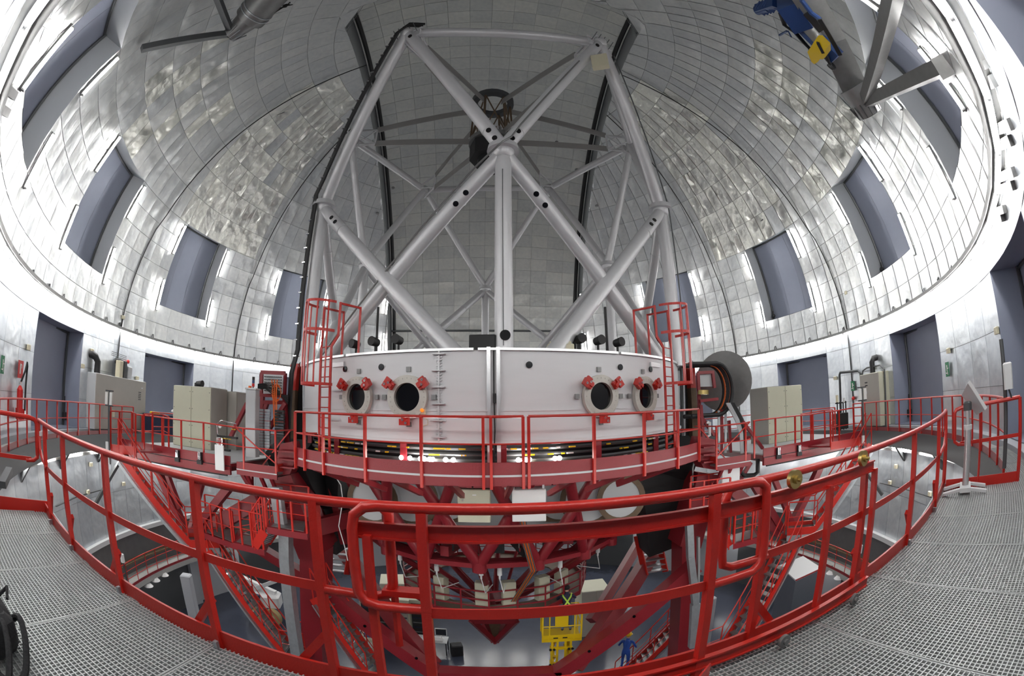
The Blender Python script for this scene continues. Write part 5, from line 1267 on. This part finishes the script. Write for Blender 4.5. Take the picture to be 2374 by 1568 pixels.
m=MB(); m.beam(Vector(q[1])+Vector((0,0,.02)),Vector(q[2])+Vector((0,0,.02)),.012,.03).beam(Vector(q[2])+Vector((0,0,.02)),Vector(q[3])+Vector((0,0,.02)),.012,.03).build('rim',WHITEP,t)
# ================================================================ CRANE
cr=thing('bridge_crane','grey box girder crane crossing the dome, with tubular end joints and struts','crane',(0,3,14))
Lp=Vector((-9.12,7.41,13.14)); Rp=Vector((9.77,6.37,9.13))
La=Vector((-8.17,7.24,13.8)); Lb=Vector((-7.05,6.52,14.05)); Ra=Vector((9.45,6.24,9.56)); Rb=Vector((8.29,5.35,10.23)); Rc=Vector((6.73,4.19,10.58))
Lq=Lp+(Lp-La).normalized()*.12
MB().tube(Lq,Lp.lerp(La,.8),.30,24,r2=.50).build('joint_drum',STEEL,cr); MB().disc(Lq,(La-Lp),.22,.06,20).build('joint_hole',BLACKR,cr)
for k in range(12):
    d=(La-Lp).normalized(); x=d.orthogonal().normalized(); y=d.cross(x); a=2*pi*k/12
    MB().beam(Lq+(x*math.cos(a)+y*math.sin(a))*.28,Lq+d*.45+(x*math.cos(a)+y*math.sin(a))*.47,.02,.05).build('joint_fin',GALV,cr)
MB().tube(Lp.lerp(La,.7),Lb,.62,24).build('girder',STEEL,cr)
for f_ in(.15,.25): MB().tube(Lp.lerp(La,.7).lerp(Lb,f_),Lp.lerp(La,.7).lerp(Lb,f_+.02),.65,24).build('weld_ring',GALV,cr)
MB().beam(Lp,(-8.34,4.97,12.6),.2,.2).build('strut',DGREY,cr); MB().beam(Lp,(-10.49,5.06,10.95),.2,.22).build('strut',DGREY,cr)
Rq=Rp+(Rp-Ra).normalized()*.35
MB().tube(Rq,Ra,.44,24,r2=.52).build('joint_drum',STEEL,cr); MB().disc(Rq,(Ra-Rp),.30,.06,20).build('joint_hole',BLACKR,cr)
for k in range(14):
    d=(Ra-Rp).normalized(); x=d.orthogonal().normalized(); y=d.cross(x); a=2*pi*k/14
    MB().beam(Rq+(x*math.cos(a)+y*math.sin(a))*.42,Rq+d*.4+(x*math.cos(a)+y*math.sin(a))*.52,.02,.05).build('joint_fin',DGREY,cr)
MB().beam(Ra,Rb,.85,.5).beam(Rb,Rc,.85,.5).build('girder',STEEL,cr)
MB().beam(Rp,(5.65,1.76,6.94),.26,.3).build('strut',STEEL,cr); MB().beam(Rp,(7.08,2.24,6.35),.26,.3).build('strut',STEEL,cr)
MB().beam((6.93,2.2,6.25),(7.32,2.34,6.4),.4,.4).build('end_plate',STEEL,cr)
# girder over the camera joining both ends
mid=[Lb]+[Lb.lerp(Rc,t)+Vector((0,-1.0*math.sin(pi*t),1.5*math.sin(pi*t))) for t in(.25,.5,.75)]+[Rc]
m=MB()
for i in range(4): m.beam(mid[i],mid[i+1],.85,.7)
m.build('girder',STEEL,cr)
for k in range(5):
    a=Vector((-8.01,7.36,13.36)); b=Vector((-7.07,7.47,14.06)); r_=rnd.uniform(.1,.2); pts=[a.lerp(b,t/9)+Vector((rnd.uniform(-.12,.12),0,rnd.uniform(-.22,.14))) for t in range(10)]
    MB().poly(pts,.02,5).build('tangled_cable',BLACKR,cr)
ho=thing('hoist','blue electric hoist with yellow hook block hanging from the crane on the right','hoist',(7.72,5.67,10.45))
def H(a,b,w,h,m,name='body',root=ho): return MB().beam(a,b,w,h,up=(0,1,0)).build(name,m,root)
H((6.79,4.95,10.74),(7.43,5.36,10.46),.85,.6,BLUEP,'housing'); H((7.38,5.36,10.53),(8.2,5.46,9.53),.55,.4,BLUEP,'frame')
H((6.94,6.24,11.84),(6.87,5.39,11.13),.26,.26,BLUEP,'motor'); MB().tube((6.96,6.29,11.87),(6.93,5.82,11.48),.16,14).build('motor_cap',BLUEP,ho)
H((6.84,5.66,11.43),(7.03,5.41,10.98),.16,.16,BLUEP,'gearbox')
MB().tube((7.41,5.26,10.23),(7.97,5.45,9.7),.2,18).build('rope_drum',STEEL,ho); MB().tube((7.38,5.38,10.33),(7.83,5.6,9.99),.16,14).build('motor_barrel',DARK,ho)
H((7.01,5.33,10.7),(7.36,5.52,10.5),.42,.2,BLUEP,'gear_cover'); H((7.03,4.77,10.11),(7.46,4.93,9.76),.06,.2,DARK,'side_plate'); H((7.14,4.57,9.7),(7.99,5.15,9.29),.05,.12,BLACKR,'side_plate')
for k in range(4): H((6.9,6.05,11.65) if k==0 else ((6.9,5.92,11.54) if k==1 else ((6.88,5.76,11.41) if k==2 else (6.87,5.63,11.3))),(Vector(((6.9,6.05,11.65) if k==0 else ((6.9,5.92,11.54) if k==1 else ((6.88,5.76,11.41) if k==2 else (6.87,5.63,11.3)))))+Vector((.03,0,.03))),.34,.34,BLUEP,'cooling_fin')
H((7.72,6.69,11.41),(7.64,6.24,11.12),.05,.05,BLUEP,'lever'); H((7.64,6.19,11.08),(7.8,6.33,11.01),.04,.04,BLUEP,'lever')
m=MB()
for k in range(4): m.poly([Vector((6.96,5.58,10.94))+Vector((.04*k,0,0)),Vector((7.28,5.95,10.94))+Vector((.04*k,0,0)),Vector((7.39,5.82,10.54))+Vector((.05*k,0,0)),Vector((7.67,5.92,10.3))+Vector((.04*k,0,0)),Vector((7.85,5.94,10.09))+Vector((.03*k,0,0))],.03,6)
m.build('chain_bag',BLACKR,ho)
hb=[(7.31,5.01,9.6),(7.29,4.87,9.46),(7.45,4.88,9.26),(7.63,5.12,9.29),(7.71,5.3,9.4),(7.71,5.37,9.48),(7.81,5.59,9.59),(7.89,5.81,9.72),(7.84,5.83,9.81),(7.59,5.59,9.89)]
hk_=MB().prism(hb,(.05,.34,.05)).build('hook_block',YEL,ho)
H((7.32,5.17,9.49),(7.56,5.36,9.38),.10,.08,BLACKR,'sheave',hk_)
MB().tube((7.65,5.38,9.5),(7.86,5.55,9.38),.07,10).tube((7.85,5.55,9.41),(7.96,5.62,9.32),.05,8).build('hook_shank',BLACKR,hk_)
c=Vector((7.97,5.62,9.3)); MB().poly([c+Vector((.13*math.cos(R(a)),0,.13*math.sin(R(a)))) for a in range(110,-190,-20)],.04,8).build('hook',BLACKR,hk_)
MB().poly([(6.76,4.46,10.17),(7.1,4.66,10.03),(7.23,4.6,9.77)],.07,8).build('blue_pulley',BLUEP,ho)
# rungs on the dome at the right and left edge
for k,q in enumerate((((6.11,1.6,5.4),(4.59,0.89,4.34)),((6.42,1.75,5.22),(4.8,0.97,4.24)),((6.97,2.02,4.84),(5.24,1.15,3.95)),((7.3,2.22,4.75),(5.78,1.39,4.03)),((8.06,2.7,4.59),(6.5,1.75,3.95)),((8.26,2.84,4.49),(6.92,1.98,3.94)),((9.22,3.58,4.47),(8.06,2.7,4.06)),((9.4,3.73,4.41),(8.38,2.92,4.04)),((-4.54,0.33,4.81),(-6.46,1.05,6.27)),((-6.04,0.76,4.8),(-7.44,1.37,5.56)),((-6.98,1.13,5.01),(-7.67,1.46,5.37)))):
    nm=['topmost','second','third','fourth','fifth','sixth','seventh','lowest']
    l='%s of the short steel brackets on the dome at the right edge'%nm[k] if k<8 else '%s of the short steel brackets on the dome at the left edge'%['topmost','middle','lowest'][k-8]
    t=MB().beam(q[0],q[1],.10,.14).build('bracket',STEEL); tag(t,l,'bracket',('brackets on the dome at the %s edge'%('right' if k<8 else 'left')))
# ================================================================ LOWER FLOOR
def onfloor(q): v=Vector(q); v.z=-10; return v
p=Vector((9.54,11.67,-4.6)); 
q0=[Vector(v) for v in((9.6,13.25,-4.6),(10.95,13.49,-4.6),(10.67,11.87,-4.6),(9.24,11.61,-4.6))]
t=thing('machine_housing','large grey sheet metal housing behind the right railing','machine',(q0[3].x,q0[3].y,-10))
MB().prism([Vector((v.x,v.y,-10)) for v in q0],(0,0,5.36)).build('body',mat('dark_sheet',(.17,.19,.23),.3,.6,.1,1.5,.1),t); MB().prism([v+Vector((0,0,-.04)) for v in q0],(0,0,.05)).build('lid',LGREY,t)
MB().beam(q0[3],q0[2],.03,.05).build('red_edge',RED_SHADE,t)
# beige console
p=onfloor((-6.48,17.21,-10)); t=thing('floor_console','beige console cabinet with a blue screen on the lower floor left','cabinet',tuple(p))
MB().cbox(p+Vector((0,.3,.55)),(.72,.6,1.1)).build('body',BEIGE,t); MB().prism([p+Vector((-.36,0,1.1)),p+Vector((.36,0,1.1)),p+Vector((.36,.2,1.5)),p+Vector((-.36,.2,1.5))],(0,.4,0)).build('top_box',BEIGE,t)
MB().obox(p+Vector((-.08,.07,1.3)),Vector((.16,0,0)),Vector((0,.045,.09)),Vector((0,-.01,.005))).build('screen',BLUEP,t); MB().box(p+Vector((0,-.015,.8)),(.26,.01,.32)).build('paper',PAPER,t)
m=MB(); a=Vector((-6.92,17.6,-8.53)); b=Vector((-7.59,17.3,-9.83))
for k in range(8): tt=MB().tube(a.lerp(b,k/8),a.lerp(b,(k+1)/8),.025,6).build('boom_segment',SIGNR if k%2 else PAPER,t)
# server racks
for i,(px,lab) in enumerate(((862,'leftmost open dark server rack on the lower floor'),(900,'second dark server rack on the lower floor'),(938,'third beige server rack on the lower floor'),(975,'rightmost dark server rack on the lower floor'))):
    pb=onfloor((( (-6.94,18.78,-10) , (-6.16,19.02,-10), (-5.38,19.22,-10), (-4.61,19.39,-10))[i]))
    t=thing('server_rack',lab,'server rack',tuple(pb),'server racks on the lower floor')
    MB().cbox(pb+Vector((0,.5,1.25)),(.80,.95,2.5)).build('body',BEIGE,t)
    MB().box(pb+Vector((0,0,1.2)),(.62,.06,2.2)).build('front',DARK if i!=2 else BEIGE2,t)
    for k in range(7): MB().box(pb+Vector((0,-.05,.4+k*.28)),(.52,.05,.05)).build('unit',STEEL if k%2 else NAVY,t)
# desk with monitor
pb=onfloor((-3.86,18.17,-10)); t=thing('desk','low desk with white top on the lower floor in front of the racks','desk',tuple(pb))
MB().box(pb+Vector((0,.4,.74)),(1.5,.7,.04)).build('top',LGREY,t)
for dx in(-.7,.7):
    for dy in(.1,.7): MB().tube(pb+Vector((dx,dy,0)),pb+Vector((dx,dy,.72)),.03,6).build('leg',DARK,t)
t=thing('monitor','white monitor standing on the desk on the lower floor','monitor',tuple(pb+Vector((.45,.45,.76)))); q=pb+Vector((.45,.45,.76))
MB().tube(q,q+Vector((0,0,.2)),.03,8).disc(q+Vector((0,0,.01)),(0,0,1),.12,.02,16).build('foot',WHITEP,t); MB().cbox(q+Vector((0,0,.42)),(.56,.06,.42)).build('housing',WHITEP,t); MB().box(q+Vector((0,-.04,.42)),(.48,.01,.34)).build('screen',DGLASS,t)
t=MB().cbox(pb+Vector((.35,.25,.82)),(.4,.3,.12)).build('printer',WHITEP); tag(t,'small white printer on the desk on the lower floor','printer')
t=MB().cbox(pb+Vector((1.15,.3,.3)),(.55,.5,.6),.3,.05).build('equipment_case',BLACKC); tag(t,'black case on the floor right of the desk','case')
# container on the right
a=onfloor((3.21,20.05,-10)); b=onfloor((4.66,20.14,-10)); t,u,n,c=cab('beige container cabinet behind the yellow lift on the lower floor',a,b,2.7,1.6,2,BEIGE2,BEIGE,bolts=False,z0=-10)
MB().box(a.lerp(b,.25)+n*.04+Vector((0,0,1.8)),(.2,.01,.3)).build('notice',PAPER,t)
t,u,n,c=cab('low beige cabinets with pale tops behind the red truss on the lower floor',onfloor((-6.9,20.9,-10)),onfloor((-4.76,21.42,-10)),2.6,1.5,2,BEIGE2,BEIGE,bolts=False,z0=-10)
# white loader on the left floor
pb=onfloor((-13.21,18.23,-10)); t=thing('loader','white wheeled loader arm machine on the lower floor behind the left stairs','machine',tuple(pb))
MB().cbox(pb+Vector((.3,.8,1.3)),(1.6,1.0,.7),.3,.1).build('body',WHITEP,t); MB().beam(pb+Vector((-1.6,.9,2.2)),pb+Vector((.9,.9,1.7)),.25,.3).build('arm',WHITEP,t); MB().beam(pb+Vector((-1.4,.8,1.2)),pb+Vector((1.2,.7,2.6)),.2,.2).build('boom',LGREY,t)
for dx in(-.3,.9): 
    wq=MB().disc(pb+Vector((dx,.2,.5)),(0,1,0),.5,.3,24).build('wheel',mat('tan_tyre',(.35,.27,.12),.8),t); MB().disc(pb+Vector((dx,.03,.5)),(0,1,0),.2,.04,16).build('hub',WHITEP,wq)
MB().box(pb+Vector((.0,.2,1.6)),(.5,.2,.2)).build('hydraulic_block',NAVY,t)
for lab,a,b in(('bright work lamp below the left stairs',(-10.65,13,-4.86),(-10.53,13,-5.1)),('fluorescent tube on the white pillar seen through the right railing',(7.83,15.5,-4.52),(7.9,15.5,-5.07))):
    t=thing('work_light',lab,'light',a); MB().tube(a,b,.05,8).build('tube',TUBEM,t); MB().beam(Vector(a)+Vector((0,.1,0)),Vector(b)+Vector((0,.1,0)),.12,.05).build('housing',WHITEP,t)
for lab,q in (('white pillar on the left behind the stairs on the lower level',((-15.02,15.01,-7),(-14.16,15.3,-8))),('white pillar on the right behind the red truss on the lower level',((8.03,16,-5.46),(8.24,16,-5.5)))):
    p=Vector(q[0]); t=MB().cbox((p.x,p.y,-8.3),(.55,.5,3.4),.4,.05).build('pillar',CONCW); tag(t,lab,'pillar')
# scissor lift
lb=Vector((1.49,13,-6.07)); z0=lb.z; cx=lb.x
lf=thing('scissor_lift','yellow scissor lift with basket on the lower floor','lift',(cx,13.4,-10))
w,d,h=.62,.85,1.1
MB().cbox((cx,13.0+d/2,z0+.05),(w*2,d,.12)).build('basket_floor',YEL,lf)
MB().box((cx,13.0,z0+.2),(w*2-.05,.03,.16)).build('kick_panel',YEL,lf)
for dx in(-.2,.1): MB().box((cx+dx,12.98,z0+.16),(.15,.01,.04)).build('warning_stripe',BLACKR,lf)
for dx in(-w,w):
    for dy in(0,d): MB().beam((cx+dx,13+dy,z0),(cx+dx,13+dy,z0+h),.05).build('basket_post',YEL,lf)
for dx in(-.4,.4): MB().beam((cx+dx,13,z0+.1),(cx+dx,13,z0+h-.02),.04).build('basket_post',YEL,lf)
for zz_ in(.62,h):
    for a,b in(((cx-w,13),(cx+w,13)),((cx-w,13+d),(cx+w,13+d)),((cx-w,13),(cx-w,13+d)),((cx+w,13),(cx+w,13+d))): MB().tube((*a,z0+zz_),(*b,z0+zz_),.022,8).build('basket_rail',YEL,lf)
MB().box((cx-.02,12.97,z0+.82),(.42,.02,.42)).build('sign_plate',YEL,lf)
for s in(-.30,-.13,.13,.30):
    MB().beam((cx+s,13.05,z0),(cx+s*1.2,13.05,-9.5),.07).build('mast_rail',YEL,lf)
n=5
for i in range(n):
    za=-9.4+(z0+9.4)*i/n; zb=-9.4+(z0+9.4)*(i+1)/n
    for s in(-.26,.26):
        MB().beam((cx+s,13.1,za),(cx+s,13.1+d-.1,zb),.05,.1,up=(1,0,0)).build('scissor_arm',YEL,lf); MB().beam((cx+s*.8,13.1+d-.1,za),(cx+s*.8,13.1,zb),.05,.1,up=(1,0,0)).build('scissor_arm',YEL,lf)
    MB().beam((cx-.36,13.04,zb-.3),(cx+.36,13.04,zb-.3),.09).build('crossbar',YEL,lf)
    for sx in(-.36,-.24,.24,.36): MB().disc((cx+sx,12.98,zb-.32),(0,1,0),.045,.04,10).build('pivot',BLACKR,lf)
MB().cbox((cx,13.4,-9.65),(.9,1.5,.45)).build('chassis',YEL,lf)
for sx in(-.45,.45):
    for sy in(-.5,.5): MB().disc((cx+sx,13.4+sy,-9.82),(1,0,0),.18,.12,16).build('wheel',BLACKR,lf)
for sx in(-.8,.8): MB().beam((cx+sx,12.9,-9.5),(cx+sx,12.9,-8.2),.08).build('guard_post',YEL,lf)
bq=[(-8.05,15,-4.7),(-7.73,15,-4.4),(-7.3,15,-4.46),(-7.43,15,-5.1),(-7.74,15,-5.02)]
t=thing('banner','white lettered banner half hidden behind the dark red fork column on the left','banner',bq[0]); MB().prism(bq,(0,.05,0)).build('sheet',PAPER,t)
for k in range(3):
    a_=Vector(bq[0]).lerp(Vector(bq[4]),.15+.3*k)+Vector((.08,-.02,.0)); MB().beam(a_,a_+Vector((.45-.1*k,0,.02)),.01,.05).build('printed_line',DARK,t)
# ---------------------------------------------------------------- people
def person(name,label,base,J,rad,paint,rz=0,scale=1.,finger=True):
    """J: joints by name in metres; bones between them; one continuous skinned body"""
    E=[('pelvis','chest'),('chest','neck'),('neck','head'),('head','crown')]
    for s in'lr': E+=[('pelvis','hip'+s),('hip'+s,'knee'+s),('knee'+s,'ankle'+s),('ankle'+s,'toe'+s),('chest','sho'+s),('sho'+s,'elb'+s),('elb'+s,'wri'+s),('wri'+s,'hand'+s)]
    names=list(J); V=[Vector(J[k]) for k in names]; idx={k:i for i,k in enumerate(names)}; RR=[rad[k.rstrip('lr') if k not in rad else k] for k in names]
    ed=[(idx[a],idx[b]) for a,b in E]
    if finger:
        for s in'lr':
            h=V[idx['hand'+s]]; d=(h-V[idx['wri'+s]]).normalized(); sd=d.cross(Vector((0,0,1))); sd=sd.normalized() if sd.length>.1 else Vector((1,0,0))
            for k,(o,l) in enumerate(((-.03,.075),(-.01,.085),(.012,.08),(.032,.065))):
                a=h+sd*o+d*.03; b=a+d*l*.6+Vector((0,0,-.01)); c=b+d*l*.4+Vector((0,0,-.02))
                i0=len(V); V+=[a,b,c]; RR+=[.009,.008,.007]; ed+=[(idx['hand'+s],i0),(i0,i0+1),(i0+1,i0+2)]
            a=h-d*.02-sd*.045; b=a+d*.04-sd*.02; i0=len(V); V+=[a,b]; RR+=[.011,.009]; ed+=[(idx['hand'+s],i0),(i0,i0+1)]
    me=bpy.data.meshes.new('skin'); me.from_pydata([v*scale for v in V],ed,[]); o=bpy.data.objects.new('skin',me); COL.objects.link(o)
    sk=o.modifiers.new('s','SKIN'); ss=o.modifiers.new('u','SUBSURF'); ss.levels=ss.render_levels=2
    if not me.skin_vertices: me.attributes.new
    for i,sv in enumerate(me.skin_vertices[0].data): sv.radius=(RR[i]*scale,)*2; sv.use_root=(i==idx['pelvis'])
    dg=bpy.context.evaluated_depsgraph_get(); dg.update(); em=bpy.data.meshes.new_from_object(o.evaluated_get(dg)); bpy.data.objects.remove(o)
    t=thing(name,label,'person',base); t.rotation_euler=(0,0,rz)
    em.materials.clear()
    mats=[]
    for p in em.polygons:
        m_=paint(p.center/scale)
        if m_ not in mats: mats.append(m_)
    for m_ in mats: em.materials.append(m_)
    for p in em.polygons: p.material_index=mats.index(paint(p.center/scale)); p.use_smooth=True
    b=bpy.data.objects.new('body',em); COL.objects.link(b); b.parent=t
    return t
RAD=dict(pelvis=.13,chest=.145,neck=.055,head=.095,crown=.075,hip=.095,knee=.062,ankle=.045,toe=.04,sho=.062,elb=.047,wri=.032,hand=.034)
J1=dict(pelvis=(0,0,.95),chest=(0,.10,1.30),neck=(0,.20,1.50),head=(0,.27,1.62),crown=(0,.31,1.70),hipl=(-.1,0,.90),kneel=(-.12,.06,.5),anklel=(-.13,0,.09),toel=(-.14,.15,.04),hipr=(.1,0,.90),kneer=(.12,.06,.5),ankler=(.13,0,.09),toer=(.14,.15,.04),
    shol=(-.19,.14,1.40),elbl=(-.30,.28,1.20),wril=(-.22,.50,1.22),handl=(-.19,.58,1.24),shor=(.19,.14,1.40),elbr=(.31,.28,1.22),wrir=(.24,.50,1.26),handr=(.21,.58,1.28))
def paint1(c):
    if c.z>1.53: return SKIN
    if (c-Vector(J1['handl'])).length<.1 or (c-Vector(J1['handr'])).length<.1: return SKIN
    if c.z<.12: return BLACKR
    return JEANS if c.z<.95 else NAVY
def facial(t,head,fwd,up,s=1.):
    head=Vector(head);f=Vector(fwd).normalized();u=Vector(up).normalized();r=f.cross(u)
    M=t.matrix_basis
    def w_(v): return tuple(Matrix.Translation(t.location)@Matrix.Rotation(t.rotation_euler.z,4,'Z')@Vector(v))
    def ad(nm,mb,m):
        o=mb.build(nm,m); o.parent=t; return o
    e=MB()
    ad('eye',MB().ball(head+f*.088+r*.032+u*.01,.011,8,6),WHITEP); ad('eye',MB().ball(head+f*.088-r*.032+u*.01,.011,8,6),WHITEP)
    ad('nose',MB().ball(head+f*.105-u*.015,.014,8,6,(1,1,1.4)),SKIN); ad('mouth',MB().ball(head+f*.092-u*.05,.018,8,6,(1.3,.5,.35)),SIGNR)
    for q in(-1,1): ad('ear',MB().ball(head+r*q*.095,.024,8,6,(.5,1,1.3)),SKIN)
wb_=Vector((cx+.20,13.50,z0+.11))
t=person('person','person in navy jacket and yellow green harness standing in the yellow lift basket',tuple(wb_),J1,RAD,paint1)
facial(t,(0,.275,1.63),(0,1,-.3),(0,.3,1))
hr=MB().ball((0,.25,1.66),.108,14,10,(1,1.05,1)).build('hair',BLACKC); hr.parent=t
# harness: two straps crossing on the back
hs_=MB()
for s in(-1,1):
    pts=[Vector((s*.16,.16,1.46)),Vector((s*.12,.03,1.40)),Vector((0,-.055,1.24)),Vector((-s*.11,-.11,1.08)),Vector((-s*.15,-.06,.93))]
    for i in range(4): hs_.beam(pts[i],pts[i+1],.05,.02,up=(0,1,.2))
h_=hs_.build('harness',HIVIS); h_.parent=t
J2=dict(pelvis=(0,0,.92),chest=(0,.16,1.24),neck=(0,.30,1.42),head=(0,.38,1.52),crown=(0,.43,1.59),hipl=(-.1,0,.87),kneel=(-.12,.16,.50),anklel=(-.12,.02,.09),toel=(-.12,.17,.04),hipr=(.1,0,.87),kneer=(.12,-.02,.46),ankler=(.12,-.16,.07),toer=(.12,-.02,.02),
    shol=(-.20,.20,1.33),elbl=(-.33,.26,1.07),wril=(-.34,.44,.98),handl=(-.34,.51,.97),shor=(.20,.20,1.33),elbr=(.34,.22,1.06),wrir=(.36,.38,.93),handr=(.36,.45,.90))
def paint2(c):
    if c.z>1.44: return SKIN
    if (c-Vector(J2['handl'])).length<.1 or (c-Vector(J2['handr'])).length<.1: return SKIN
    if c.z<.10: return HELM
    return BLUEC
fp=Vector((4.15,14.7,-8.76))
t=person('person','person in blue overalls and yellow helmet walking down the lowest right stairs',tuple(fp),J2,RAD,paint2,rz=R(-22),scale=.98)
facial(t,(0,.375,1.50),(0,1,-.4),(0,.4,1))
hm_=MB(); hm_.ball((0,.36,1.56),.135,18,12,(1,1.15,.95)).disc((0,.40,1.53),(0,.25,1),.165,.012,24).build('helmet',HELM).parent=t
